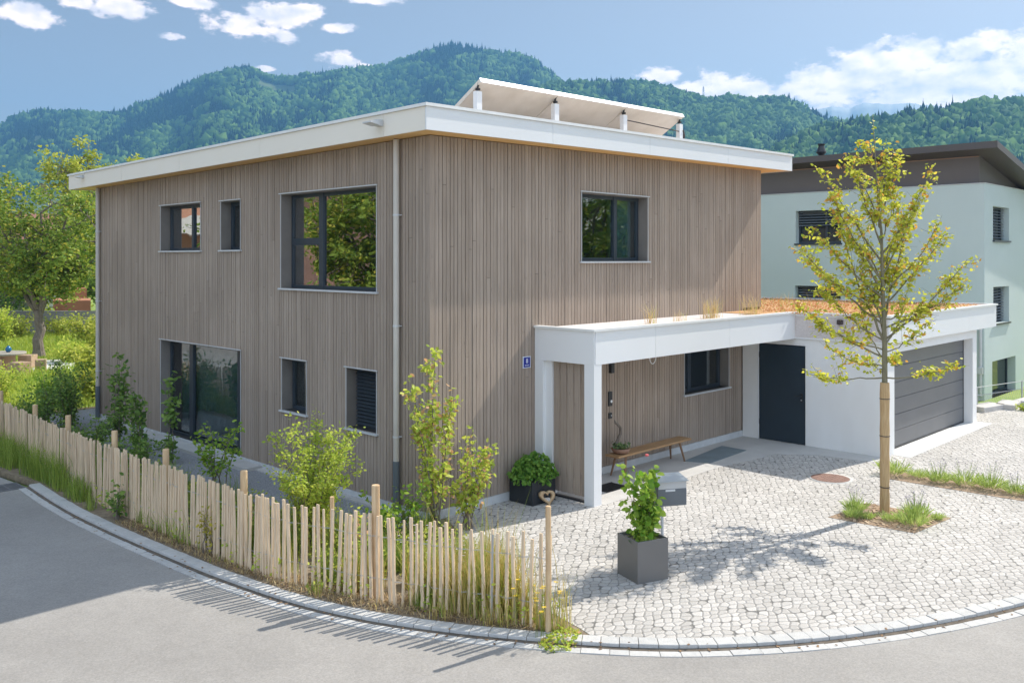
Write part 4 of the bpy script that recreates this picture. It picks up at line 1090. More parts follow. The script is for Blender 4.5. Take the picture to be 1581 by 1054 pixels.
# slate step mat and small grate
m = MB(); m.prism([(6.30,-.54),(6.52,-1.03),(8.13,-.93),(8.17,-.30)], GZ + .005, GZ + .012)
tag(m.build('floor_mat', mat('blue_grey_slab', (.15, .185, .20), .6, var=.8, vscale=3)), 'blue grey flat mat on the concrete right of the bench', 'mat')
m = MB()
for k in range(14): m.box(3.28 + k*.045, 3.30 + k*.045, -.95, -.57, GZ + .004, GZ + .012)
m.box(3.26, 3.92, -.97, -.95, GZ+.004, GZ+.013); m.box(3.26, 3.92, -.57, -.55, GZ+.004, GZ+.013); m.box(3.27, 3.91, -.95, -.57, GZ+.0045, GZ+.006)
tag(m.build('light_well_grate', blackmetal), 'dark flat grate on the ground just behind the white canopy post', 'grate')
# planter with mailbox
def cw(lat, dep, z): p = Cv + Rv * lat + Fv * dep; return Vector((p[0], p[1], z))
U = Vector((.943, -.337, 0)); Vv = Vector((.337, .943, 0)); Z = Vector((0, 0, 1))
near = Vector((.02, -4.01, 0)); sz = .47; hgt = .53
pl = thing('square_planter', 'grey metal cube planter standing alone on the cobbles, climbing plant in it', 'planter', (near.x + .3, near.y + .14, GZ))
c = near + (U + Vv) * sz / 2
mb = MB()
for (a, b, hw, hd) in ((0, -sz/2 + .012, sz/2, .012), (0, sz/2 - .012, sz/2, .012)): mb.obox(c + U * a + Vv * b + Z * (GZ + hgt/2), U, Vv, Z, hw, hd, hgt/2)
for a in (-sz/2 + .012, sz/2 - .012): mb.obox(c + U * a + Z * (GZ + hgt/2), U, Vv, Z, .012, sz/2 - .0245, hgt/2 - .0005)
mb.build('box', planter_g, pl, bevel=.002)
m = MB(); m.obox(c + Z * (GZ + hgt - .06), U, Vv, Z, sz/2 - .025, sz/2 - .025, .02); m.build('soil', soil_m, pl)
# mailbox on a pole behind it
a15 = math.radians(15); Um = Vector((Rv[0]*math.cos(a15)+Fv[0]*math.sin(a15), Rv[1]*math.cos(a15)+Fv[1]*math.sin(a15), 0)); Vm = Vector((-Um.y, Um.x, 0))
f0 = cw(1.95, 12.0, 0); W_, D_, H_ = .42, .26, .33; zb = .69
mbx = thing('mailbox', 'grey letter box with light lid on a steel pole behind the planter', 'mailbox', tuple(f0 + Um * .2 + Vm * .13 + Z * GZ))
cc = f0 + Um * W_/2 + Vm * D_/2
m = MB(); m.obox(cc + Z * (zb + (H_-.10)/2), Um, Vm, Z, W_/2, D_/2, (H_-.10)/2); m.obox(cc + Vm * .006 + Z * (zb + H_ - .05), Um, Vm, Z, W_/2, D_/2 - .006, .0495)
m.build('body', mat('mailbox_grey', (.12, .13, .14), .45, var=.3, vscale=3), mbx, bevel=.003)
m = MB(); m.obox(f0 + Um * (W_/2) + Vm * .0 + Z * (zb + H_ - .055), Um, Vm, Z, W_/2 - .008, .006, .045); m.build('flap', mat('alu_light', (.50, .50, .50), .4, metal=.3), mbx)
m = MB(); q = cc + Z * (zb + H_ + .012) - Vm * .01
m.hexa([q - Um*(W_/2+.015) - Vm*(D_/2+.03) - Z*.012, q + Um*(W_/2+.015) - Vm*(D_/2+.03) - Z*.012, q + Um*(W_/2+.015) + Vm*(D_/2+.02) + Z*.03, q - Um*(W_/2+.015) + Vm*(D_/2+.02) + Z*.03],
       [q - Um*(W_/2+.015) - Vm*(D_/2+.03) - Z*.004, q + Um*(W_/2+.015) - Vm*(D_/2+.03) - Z*.004, q + Um*(W_/2+.015) + Vm*(D_/2+.02) + Z*.038, q - Um*(W_/2+.015) + Vm*(D_/2+.02) + Z*.038])
m.build('lid', mat('alu_lid', (.42, .46, .48), .35, metal=.3), mbx)
m = MB(); m.obox(f0 + Um * (W_*.43) - Vm * .003 + Z * (zb + H_ - .122), Um, Vm, Z, .07, .003, .013); m.build('name_plate', mat('name_plate', (.62, .62, .62), .4), mbx)
m = MB(); pp = f0 + Um * .13 + Vm * .15; m.tube([pp + Z * (GZ - .1), pp + Z * (zb - .001)], .021, 12); m.build('pole', trim_m, mbx)
# dark planter by the wall and wooden heart
dp = thing('dark_planter', 'dark square planter against the house wall left of the white canopy', 'planter', (2.0, -.32, GZ))
m = MB(); x0, x1, y0, y1 = 1.72, 2.30, -.60, -.07; t = .02; zt = GZ + .40
m.box(x0, x1, y0, y0+t, GZ, zt); m.box(x0, x1, y1-t, y1, GZ, zt); m.box(x0, x0+t, y0+t, y1-t, GZ, zt); m.box(x1-t, x1, y0+t, y1-t, GZ, zt); m.build('box', planter_d, dp)
m = MB(); m.box(x0+t, x1-t, y0+t, y1-t, zt-.08, zt-.04); m.build('soil', soil_m, dp)
def heart(n, s):
    out = []
    for k in range(n):
        a = 2 * math.pi * k / n
        x = 16 * math.sin(a)**3; z = 13 * math.cos(a) - 5 * math.cos(2*a) - 2 * math.cos(3*a) - math.cos(4*a)
        out.append((x * s / 16, z * s / 16 + s))
    return out
ht = thing('wooden_heart', 'hollow wooden heart with a small heart inside leaning on the dark planter', 'ornament', (2.08, -.68, GZ))
A = heart(48, .135); B = heart(48, .088); B = [(x, z + .045) for x, z in B]
V = []; hw = mat('heart_wood', (.42, .26, .13), .7, var=1, vscale=12, col2=(.62, .44, .26))
tilt = .28
def hp(x, z, d): return (1.97 + x * .93 + d * .3, -.72 + x * (-.36) + z * tilt + d * -.9, GZ + z * .97)
for d in (0, .05):
    for (x, z) in A: V.append(hp(x, z, d))
    for (x, z) in B: V.append(hp(x, z, d))
F = []; n = 48
for k in range(n):
    k2 = (k + 1) % n
    F += [(k, n+k, n+k2, k2), (2*n+k, 2*n+k2, 3*n+k2, 3*n+k), (k, k2, 2*n+k2, 2*n+k), (n+k, 3*n+k, 3*n+k2, n+k2)]
npmesh('ring', V, F, hw, ht)
C2 = heart(32, .045); m = MB(); vs = [hp(x - .015, z + .045, .01) for x, z in C2] + [hp(x - .015, z + .045, .045) for x, z in C2]
m.add(vs, [tuple(range(32)), tuple(range(32, 64))[::-1]] + [(i, 32+i, 32+(i+1) % 32, (i+1) % 32) for i in range(32)]); m.build('inner_heart', mat('pale_wood', (.5, .45, .4), .7), ht)
# bench
bn = thing('bench', 'narrow wooden bench with splayed legs against the wall under the canopy', 'bench', (5.3, -.37, GZ))
m = MB(); m.box(4.15, 6.60, -.54, -.22, .275, .315); m.build('seat', bench_m, bn, bevel=.006)
for (x, y, dx, dy) in ((4.42,-.50,-.10,-.06),(4.42,-.27,-.10,.05),(6.22,-.50,.10,-.06),(6.22,-.27,.10,.05)):
    m = MB(); m.tube([(x, y, .275), (x + dx, y + dy, GZ)], [.026, .017], 10); m.build('leg', mat('bench_leg_wood', (.20, .11, .055), .55, var=.5, vscale=4), bn)
# bowl with succulents and twisted root
bw = thing('plant_bowl', 'round brown bowl of succulents and a twisted root on the left end of the bench', 'plant bowl', (4.42, -.38, .316))
m = MB(); m.lathe([(.09, 0), (.14, .015), (.175, .07), (.18, .10), (.168, .10), (.15, .075)], (4.42, -.38, .316), 28); m.build('bowl', mat('clay', (.26, .15, .10), .75, var=.7, vscale=9), bw, smooth=True)
m = MB(); m.tube([(4.38,-.34,.40),(4.36,-.32,.50),(4.44,-.30,.56),(4.52,-.30,.66),(4.50,-.31,.78),(4.42,-.30,.86),(4.38,-.29,.88),(4.34,-.29,.95)], [.03,.035,.028,.03,.026,.028,.02,.006], 8)
m.tube([(4.36,-.32,.50),(4.27,-.34,.55),(4.20,-.34,.53),(4.17,-.34,.58)], [.022,.018,.014,.008], 6); m.build('twisted_root', bark_m, bw, smooth=True)
suc = leafmat('succulent_leaf', (.05,.12,.04), (.25,.33,.12), .15, (.45,.42,.3), .12)
P = np.stack([4.42 + rng.normal(0, .075, 160), -.38 + rng.normal(0, .07, 160), .41 + np.abs(rng.normal(0, .04, 160))], 1)
D = np.stack([rng.normal(0, 1, 160), rng.normal(0, 1, 160), np.abs(rng.normal(.8, .4, 160))], 1)
leafobj('leaf', P, .07, suc, bw, D=D, width=.5)['kind'] = 'stuff'
# wall fittings
m = MB(); m.box(4.50, 4.59, -.10, -.03, 1.80, 1.98); m.hexa([(4.50,-.10,1.981),(4.59,-.10,1.981),(4.59,-.03,1.981),(4.50,-.03,1.981)], [(4.53,-.07,2.03),(4.56,-.07,2.03),(4.56,-.04,2.03),(4.53,-.04,2.03)])
tag(m.build('wall_lantern', blackmetal), 'dark lantern on the boarded wall under the canopy, above the intercom', 'lantern')
ic = thing('intercom', 'tall black intercom plate with white round button on the boarded wall', 'intercom', (4.53, -.035, 1.3))
m = MB(); m.box(4.475, 4.585, -.055, -.03, 1.16, 1.44); m.build('plate', blackmetal, ic, bevel=.003)
m = MB(); m.tube([(4.55, -.056, 1.25), (4.55, -.062, 1.25)], .028, 16); m.build('button', mat('white_plastic', (.8, .8, .8), .3), ic)
so_ = thing('wall_socket', 'small black square socket on the boarded wall below the intercom', 'socket', (4.53, -.035, .98))
m = MB(); m.box(4.485, 4.58, -.055, -.03, .92, 1.03); m.build('plate', blackmetal, so_, bevel=.003)
m = MB(); m.tube([(4.55, -.056, .975), (4.55, -.060, .975)], .016, 12); m.build('lock', steel, so_)
m = MB(); ring = [(5.15 + .105 * math.cos(a), -.6, 2.12 + .15 * math.sin(a)) for a in np.linspace(0, 2 * math.pi, 33)]
m.tube(ring, .008, 6); tag(m.build('hanging_ring', mat('white_plastic', (.8, .8, .8), .3)), 'thin white ring hanging below the canopy in front of the boarded wall', 'ring')
# house number sign
sg = thing('house_number_sign', 'small blue enamel house number plate with white rim on the boarded wall', 'sign', (2.18, -.035, 2.2))
blue = mat('blue_enamel', (.012, .022, .24), .3); wht = mat('white_enamel', (.75, .77, .85), .3)
m = MB(); m.box(2.085, 2.275, -.042, -.030, 2.10, 2.30); m.build('rim', wht, sg)
m = MB(); m.box(2.097, 2.263, -.045, -.0425, 2.112, 2.288); m.build('plate', blue, sg)
def text(s_, size, loc, rot, m, parent, name, ext=.002):
    cu = bpy.data.curves.new(name, 'FONT'); cu.body = s_; cu.size = size; cu.extrude = ext; cu.align_x = 'CENTER'
    t = bpy.data.objects.new('tmp', cu); COL.objects.link(t); t.location = loc; t.rotation_euler = rot
    bpy.context.view_layer.update()
    me = bpy.data.meshes.new_from_object(t.evaluated_get(bpy.context.evaluated_depsgraph_get())); me.transform(t.matrix_world)
    bpy.data.objects.remove(t); me.materials.clear(); return finish(me, name, m, parent)
text('8', .11, (2.18, -.047, 2.185), (R_(90), 0, 0), wht, sg, 'numeral')
m = MB()
for k, w_ in enumerate((.014, .010, .010, .014, .010, .012)): m.box(2.128 + k * .018, 2.128 + k * .018 + w_, -.0475, -.0455, 2.140, 2.154)
m.build('street_name', wht, sg)

# indoor things seen through the glass
pt = mat('pot_white', (.5, .5, .5), .5)
dk = leafmat('indoor_leaf', (.015,.035,.015), (.05,.08,.03), .1)
for i, (x, lab) in enumerate(((4.25, 'dark leafed pot plant on the sill inside the upper right window'),)):
    t = thing('pot_plant', lab, 'pot plant', (x, .42, 3.98))
    MB().lathe([(.05, 0), (.07, .10)], (x, .42, 3.98), 16).build('pot', pt, t)
    P = np.repeat([[x, .42, 4.08]], 26, 0) + rng.normal(0, .02, (26, 3)); D = rng.normal(0, 1, (26, 3)); D[:, 2] = np.abs(D[:, 2]) + .2
    leafobj('leaf', P, .26, dk, t, D=D, width=.28)
m = MB(); m.tube([(5.25, .45, 4.13), (5.25, .47, 4.13)], .15, 24); tag(m.build('round_board', mat('board_brown', (.10, .07, .04), .7)), 'dark round board standing inside the upper right window', 'ornament')
m = MB(); m.box(.6, 1.0, 1.5, 2.2, 2.86, 3.72); m.box(.9, 1.1, 1.5, 2.2, 3.3, 4.0)
tag(m.build('armchair', mat('teal_fabric', (.02, .16, .22), .8), bevel=.06), 'teal armchair behind the lower right corner of the large upper window', 'armchair')
m = MB(); m.lathe([(.03, 0), (.11, .04), (.14, .12), (.11, .21), (.03, .25)], (.7, 3.6, 4.2), 20); m.tube([(.7, 3.6, 4.45), (.7, 3.6, 5.78)], .006, 6)
tag(m.build('pendant_lamp', mat('lamp_brown', (.10, .05, .03), .5), smooth=True), 'small dark pendant lamp hanging behind the large upper window', 'lamp')

# ================================================================== TREES AND PLANTS
leafY = leafmat('young_tree_leaf', (.38,.45,.04), (.76,.72,.10), .5, (.70,.38,.07), .12)
leafS = leafmat('sapling_leaf', (.34,.48,.06), (.66,.68,.12), .5, (.62,.36,.18), .13)
leafB = leafmat('bush_leaf', (.36,.50,.06), (.66,.68,.12), .5)
leafD = leafmat('dark_leaf', (.10,.20,.04), (.30,.42,.09), .42)
leafT = leafmat('orchard_leaf', (.13,.23,.035), (.38,.46,.07), .42, (.50,.46,.07), .12)
leafF = leafmat('bright_far_leaf', (.28,.36,.04), (.58,.56,.10), .44)
leafV = leafmat('vine_leaf', (.15,.32,.03), (.44,.56,.08), .45)
leafK = leafmat('basil_leaf', (.09,.23,.03), (.24,.40,.06), .38)

def young_tree():
    bx, by = 5.47, -4.95; D0 = 14.2; r = np.random.default_rng(4)
    t = thing('young_tree', 'slender young tree with yellow green leaves and reed wrapped trunk in the cobbles', 'tree', (bx, by, GZ))
    def pt(x, y, off=0.):      # photo height and side, at the tree's own distance + off
        z = 4 - (y - 400) * D0 / f_; lat = (x - 1363) * D0 / f_
        return np.array([bx + Rv[0] * lat + Fv[0] * off, by + Rv[1] * lat + Fv[1] * off, z])
    tr = MB(); tk = [pt(1363, 596), pt(1363, 540), pt(1361, 480), pt(1359, 420), pt(1358, 360), pt(1352, 300), pt(1348, 240), pt(1344, 170)]
    tr.tube([pt(1363, 800)] + tk, [.055, .044, .040, .034, .027, .021, .015, .009, .003], 12)
    tips = []
    def axis(y): ys = [596,540,480,420,360,300,240,170]; xs = [1363,1363,1361,1359,1358,1352,1348,1344]; return pt(np.interp(-y, [-v for v in ys], xs), y)
    br = MB()
    BR = [(588,1266,592),(570,1293,548),(556,1228,470),(545,1262,505),(530,1262,448),(505,1238,385),(480,1226,395),(462,1248,352),(435,1262,300),(405,1272,255),(380,1300,262),(345,1315,235),
          (588,1455,562),(565,1398,556),(548,1432,505),(528,1493,402),(510,1478,440),(495,1448,470),(472,1470,362),(450,1438,350),(425,1425,300),(392,1446,258),(372,1402,292),(335,1392,232),(300,1368,228),(260,1335,212),
          (560,1330,480),(540,1400,440),(500,1320,400),(470,1395,380),(440,1330,330),(410,1385,330),(520,1350,430),(490,1375,400),(575,1345,560),(360,1335,290),(330,1370,260),(450,1290,330),(500,1425,330),(530,1300,340)]
    for (ya, xe, ye) in BR:
        a = axis(ya); off = r.uniform(-.75, .75) * (1.0 if abs(xe - 1363) < 60 else .7); e = pt(xe, ye, off)
        mid = a * .5 + e * .5 + np.array([0, 0, -.10 * np.linalg.norm(e - a)]) + r.normal(0, .04, 3)
        n = 9; pts = []
        for k in range(n + 1):
            s = k / n; q = (1-s)**2 * a + 2*s*(1-s) * mid + s*s * e; pts.append(q + r.normal(0, .012, 3) * (k > 0))
        ln = np.linalg.norm(e - a)
        rad = .006 + .0075 * ln; br.tube(pts, [max(.003, rad * (1 - .8 * k / n)) for k in range(n + 1)], 6, cap=False)
        # leafy twigs along the outer part
        for k in range(int(8 + ln * 20)):
            s = r.uniform(.30, 1.0) ; i = min(int(s * n), n - 1); p = pts[i] + (pts[i+1] - pts[i]) * (s * n - i)
            d = (pts[i+1] - pts[i]); d = d / np.linalg.norm(d); dv = d * .6 + r.normal(0, .6, 3); dv[2] = dv[2] * .6 + .12; dv /= np.linalg.norm(dv)
            L_ = r.uniform(.08, .30)
            tp = [p, p + dv * L_ * .5 + r.normal(0, .01, 3), p + dv * L_]
            br.tube(tp, [.0035, .0025, .0015], 3, cap=False)
            for m_ in range(r.integers(4, 8)):
                tips.append(p + dv * L_ * r.uniform(.15, 1.05) + r.normal(0, .02, 3))
    for k in range(30):
        s = r.uniform(0, 1); tips.append(axis(300 - 120 * s) + r.normal(0, .05, 3))
    tr.build('trunk', bark_g, t, smooth=True); br.build('branches', bark_g, t)
    leafobj('crown', tips, .077, leafY, t, width=.62, droop=.25, r=r)
    w = MB(); prof = []
    for k in range(12):
        z = GZ + k / 11 * (pt(0, 596)[2] - GZ); prof.append((.074 + .004 * math.sin(k * 2.1), z))
    w.lathe(prof, (bx, by, 0), 22); w.build('trunk_wrap', reed_m, t)
    for y in (622, 681, 762): z = pt(0, y)[2]; MB().lathe([(.079, z), (.083, z + .006), (.079, z + .012)], (bx, by, 0), 22).build('tie', blackmetal, t)
young_tree()

def shrub(name, label, cat, base, h, w, nst, nleaf, lsize, lm, group=None, stem=.012, bk=bark_m, lo=.15, r=None, droop=.1, upright=1.0, width=.6, clump=.06, side=3, foli='foliage'):
    r = r or np.random.default_rng(int(abs(base[0]) * 1000 + abs(base[1]) * 77) % 99991)
    t = thing(name, label, cat, (base[0], base[1], GZ), group)
    b = MB(); anchors = []
    for k in range(nst):
        a = r.uniform(0, 2 * np.pi); rr = r.uniform(.15, 1) ** .6 * w / 2; hh = h * r.uniform(.62, 1.0) * (1 - .28 * (rr / (w / 2)))
        p0 = np.array([base[0], base[1], GZ - .03]) + r.normal(0, .05, 3) * [1, 1, 0]; e = np.array([base[0] + math.cos(a) * rr, base[1] + math.sin(a) * rr, GZ + hh])
        mid = (p0 + e) / 2 + np.array([math.cos(a) * rr * -.22 * upright, math.sin(a) * rr * -.22 * upright, hh * .08]) + r.normal(0, .03, 3)
        n = 8; pts = [(1-s)**2 * p0 + 2*s*(1-s) * mid + s*s*e + r.normal(0, .01, 3) * (s > 0) for s in np.linspace(0, 1, n + 1)]
        b.tube(pts, [max(.002, stem * (1 - .8 * s)) for s in np.linspace(0, 1, n + 1)], 5, cap=False)
        for j in range(side * 3):
            s = r.uniform(lo, 1); i = min(int(s * n), n - 1); p = pts[i] + (pts[i+1] - pts[i]) * (s * n - i)
            dv = r.normal(0, 1, 3); dv[2] = abs(dv[2]) * .8 + .1; dv /= np.linalg.norm(dv); L_ = r.uniform(.1, .32) * w * .5 * (1.2 - .6 * s)
            b.tube([p, p + dv * L_ * .5 + r.normal(0, .01, 3), p + dv * L_], [.003, .0025, .0015], 3, cap=False)
            for q in np.linspace(.3, 1, 4): anchors.append(p + dv * L_ * q)
        for s in np.linspace(lo, 1, 10): i = min(int(s * n), n - 1); anchors.append(pts[i] + (pts[i+1] - pts[i]) * (s * n - i))
    anchors = np.array(anchors); idx = r.integers(0, len(anchors), nleaf)
    P = anchors[idx] + r.normal(0, clump, (nleaf, 3))
    P[:, 2] = np.maximum(P[:, 2], GZ + .02)
    b.build('stems', bk, t); leafobj(foli, P, lsize, lm, t, droop=droop, r=r, width=width)
    return t
shrub('bush', 'bright yellow green bushy shrub behind the fence below the two small ground floor windows', 'shrub', (-2.0, .22), 2.25, 1.50, 24, 8500, .052, leafB, clump=.05, side=4, lo=.1)
shrub('sapling', 'tall thin sapling with reddish tips at the corner of the wooden house', 'sapling', (-.45, -.60), 3.25, .95, 7, 1500, .085, leafS, lo=.22, stem=.016, clump=.045, droop=.35, upright=.5)
shrub('sapling', 'shorter yellow leaved shoot right of the tall sapling at the house corner', 'sapling', (.05, -.75), 1.75, 1.0, 8, 800, .085, leafS, lo=.3, clump=.05, droop=.35)
shrub('shrub', 'low sprawling leafy shoot in front of the downpipe at the house corner', 'shrub', (-1.15, -.45), 1.15, 1.2, 7, 420, .085, leafV, lo=.3, clump=.04, droop=.2)
shrub('shrub', 'low small leaved plant behind the fence just left of the tall fence post', 'shrub', (-2.1, -1.1), .95, .6, 6, 260, .07, leafS, lo=.3)
shrub('shrub', 'airy green shrub in front of the right side of the patio door', 'shrub', (-1.55, 3.9), 1.6, 1.0, 8, 520, .085, leafV, lo=.35, clump=.05)
shrub('climbing_plant', 'tall single leafy stem rising in front of the patio door left frame', 'climber', (-1.1, 6.75), 2.3, .16, 3, 300, .115, leafD, lo=.1, clump=.05, upright=.1)
shrub('climbing_plant', 'thin tall leafy stem beside the patio door, second from the house corner', 'climber', (-1.35, 7.5), 2.0, .5, 6, 300, .12, leafD, lo=.2, clump=.06, upright=.1)
shrub('climbing_plant', 'thin leafy stems reaching highest against the boarded wall near the left downpipe', 'climber', (-1.3, 8.9), 2.5, .75, 7, 480, .12, leafD, lo=.2, clump=.07, upright=.1)
shrub('shrub', 'dense dark green shrub at the foot of the climbing stems behind the fence', 'shrub', (-2.0, 6.3), .95, 1.3, 10, 900, .075, leafD, clump=.07)
shrub('shrub', 'mid green shrub between the left house corner and the fence post', 'shrub', (-1.9, 8.6), 1.05, 1.4, 12, 1300, .07, leafD, clump=.07)
shrub('shrub', 'dense dark conical shrub just left of the far house corner', 'shrub', (-1.3, 11.6), 2.0, 1.35, 16, 2600, .07, leafD, clump=.08)
shrub('shrub', 'low dark shrub behind the fence left of the conical one', 'shrub', (-1.7, 12.6), 1.0, 2.0, 16, 1900, .075, leafD, clump=.09)
shrub('shrub', 'grey green leafy shrub at the left edge behind the fence', 'shrub', (-1.75, 15.6), 1.75, 1.5, 14, 1700, .085, leafB, clump=.09)
shrub('shrub', 'leafy shrub in front of the round garden table, right of the one at the edge', 'shrub', (-.7, 14.9), 1.55, 1.2, 12, 1100, .085, leafV, clump=.09)
shrub('shrub', 'leafy weed poking through the palings in the shade left of the first round post', 'weed', (-3.42, 3.6), .62, .5, 6, 160, .085, leafD, lo=.3)
shrub('shrub', 'yellow flowering weed between the palings left of the round post', 'weed', (-3.22, .95), .75, .34, 5, 150, .06, leafmat('yellow_weed', (.30,.28,.03), (.55,.45,.05), .4), lo=.3)
# climber in the planter, basil in the dark planter
def planter_plants():
    r = np.random.default_rng(12)
    t = thing('climbing_plant', 'green heart leaved climber growing out of the grey cube planter beside the mailbox', 'climber', (.3, -3.9, GZ + .45))
    b = MB(); A = []
    c0 = near + U * .22 + Vv * .24
    for k in range(9):
        top = c0 + U * r.uniform(-.20, .22) + Vv * r.uniform(-.15, .2); zt = r.uniform(.8, 1.38) if k > 1 else 1.38 - .06 * k
        zt -= max(0, (top - c0).length - .12) * 1.2
        pts = [Vector(c0 + U * r.uniform(-.12,.12) + Vv * r.uniform(-.12,.12)) + Z * (GZ + .48)]
        for s in np.linspace(.2, 1, 7): pts.append(Vector(pts[0]).lerp(Vector(top) + Z * zt, s) + Vector(r.normal(0, .02, 3)))
        b.tube(pts, .0045, 4, cap=False)
        for i in range(len(pts) - 1):
            for q in (0, .33, .66): A.append(np.array(Vector(pts[i]).lerp(pts[i+1], q)))
    A = np.array(A); P = A[r.integers(0, len(A), 760)] + r.normal(0, .05, (760, 3))
    P[:, 2] = np.maximum(P[:, 2], GZ + hgt - .03)
    b.build('stems', bark_g, t); leafobj('foliage', P, .095, leafV, t, width=.85, droop=.5, r=r)
    fl = MB(); q = c0 + U * .10 + Vv * .02
    fl.lathe([(.004, 0), (.02, .005), (.026, .02), (.02, .03)], (q.x, q.y, 1.42), 10); tag(fl.build('rose', mat('pink_petal', (.65, .12, .12), .6)), 'small pink red rose above the climber by the mailbox', 'flower')
    t = thing('herb_plant', 'dense green leafy herb filling the dark planter by the wall', 'herb', (2.0, -.33, GZ + .4))
    n = 1300; a = r.uniform(0, 2*np.pi, n); rr = np.sqrt(r.uniform(0, 1, n))
    P = np.stack([2.01 + .44 * rr * np.cos(a), -.36 + .34 * rr * np.sin(a), GZ + .36 + (.44 * np.sqrt(1 - rr**2 * .92)) * r.uniform(.2, 1.05, n) + .04*np.sin(a*5)], 1)
    P[:, 1] = np.minimum(P[:, 1], -.05)
    leafobj('foliage', P, .085, leafK, t, width=.6, droop=.9, r=r)
    b = MB()
    for k in range(26): b.tube([(2.0 + r.normal(0, .08), -.34 + r.normal(0, .07), GZ + .33), tuple(P[r.integers(0, n)])], .004, 4, cap=False)
    b.build('stems', bark_g, t)
planter_plants()

# orchard tree and background trees
def big_tree(name, label, base, htrunk, rad, crown_c, crown_r, nleaf, ls, lm, seed, limbs=6, holes=.25, group=None, trunk_lean=(0, 0)):
    r = np.random.default_rng(seed); bz = base[2]
    t = thing(name, label, 'tree', tuple(base), group)
    b = MB(); top = np.array([base[0] + trunk_lean[0], base[1] + trunk_lean[1], bz + htrunk])
    tk = [np.array(base) + (top - np.array(base)) * s + r.normal(0, rad * .12, 3) * (s > 0) for s in np.linspace(0, 1, 6)]
    b.tube(tk, [rad * (1.35 if i == 0 else 1.05 - .06 * i) for i in range(6)], 12)
    cc = np.array(crown_c); cr = np.array(crown_r); A = []
    def inside():
        v = r.normal(size=3); v /= np.linalg.norm(v); return cc + v * cr * r.uniform(.55, 1.0) ** .5
    L1 = []
    for k in range(limbs):
        a = 2 * np.pi * (k + r.uniform(-.3, .3)) / limbs; v = np.array([math.cos(a), math.sin(a), r.uniform(-.15, .9)]); v /= np.linalg.norm(v)
        e = cc + v * cr * .55; s0 = top + r.normal(0, .05, 3) - np.array([0, 0, r.uniform(0, .25) * htrunk * .5])
        n = 7; mid = (s0 + e) / 2 + np.array([0, 0, -.12 * np.linalg.norm(e - s0)]) + r.normal(0, .15, 3) * cr * .2
        pts = [(1-s)**2*s0 + 2*s*(1-s)*mid + s*s*e + r.normal(0, .05, 3) * (s > 0) for s in np.linspace(0, 1, n)]
        b.tube(pts, [rad * .55 * (1 - .72 * s) for s in np.linspace(0, 1, n)], 8, cap=False); L1.append((pts, rad * .2))
    L2 = []
    for pts, rr in L1:
        for k in range(9):
            i = r.integers(2, len(pts)); p = pts[i]; e = inside()
            for _ in range(6):
                e2 = inside()
                if np.linalg.norm(e2 - p) < np.linalg.norm(e - p): e = e2
            q = [p, (p + e) / 2 + r.normal(0, .12, 3) + [0, 0, .1], e]
            q = [q[0], (q[0]+q[1])/2 + r.normal(0,.05,3), q[1], (q[1]+q[2])/2 + r.normal(0,.05,3), q[2]]
            b.tube(q, [rr * (1 - .18 * i) for i in range(5)], 5, cap=False); L2.append(q)
    cl = []
    for q in L2:
        for k in range(7):
            i = r.integers(1, 5); p = q[i]; e = p + r.normal(0, 1, 3) * cr.mean() * .14
            b.tube([p, (p+e)/2 + r.normal(0, .04, 3), e], [.02, .013, .006], 3, cap=False); cl += [p*.3 + e*.7, e]
    cl = np.array(cl)
    wgt = r.uniform(.15, 1, len(cl)) ** 1.5; wgt /= wgt.sum()
    idx = r.choice(len(cl), nleaf, p=wgt); P = cl[idx] + r.normal(0, 1, (nleaf, 3)) * cr.mean() * np.array([.055, .055, .04])
    b.build('trunk', bark_m, t); leafobj('crown', P, ls, lm, t, width=.6, droop=.1, r=r)
    return t
p = at(60, 37.5, z=GZ - .02)
cxy = at(62, 37.6, z=5.6)
big_tree('orchard_tree', 'gnarled old fruit tree with a wide airy crown on the lawn at the left', p, 2.0, .22, cxy, (3.5, 3.5, 2.9), 24000, .165, leafT, 3, limbs=7)
c = at(166, 50, z=8.6)
big_tree('bright_tree', 'sunlit yellow green tree rising above the left end of the roof', (c[0], c[1], GZ - .05), 3.2, .25, c, (3.4, 3.4, 3.3), 15000, .20, leafF, 8)
c = at(-35, 47, z=5.6)
big_tree('bright_tree', 'tree behind the orchard tree cut by the left edge of the picture', (c[0], c[1], GZ - .05), 2.6, .22, c, (2.6, 2.6, 3.2), 9000, .19, leafT, 15)
for i, (x, d, z, rr, rh, m, lab) in enumerate([(8, 62, 2.6, 3.0, 2.6, leafD, 'dark rounded tree far behind the orchard tree at the left edge'), (128, 58, 3.4, 2.2, 2.4, leafD, 'dark green tree beyond the garden wall next to the house corner'),
        (80, 74, 3.6, 3.4, 3.0, leafT, 'tree above the pale house beyond the garden wall'), (190, 70, 4.0, 3.5, 3.5, leafD, 'dark tree directly behind the left house corner')]):
    c = at(x, d, z=z); big_tree('garden_tree', lab, (c[0], c[1], GZ - .1), z * .5, .16, c, (rr, rr, rh), 5000, .24, m, 40 + i, limbs=5, group='trees beyond the garden wall')
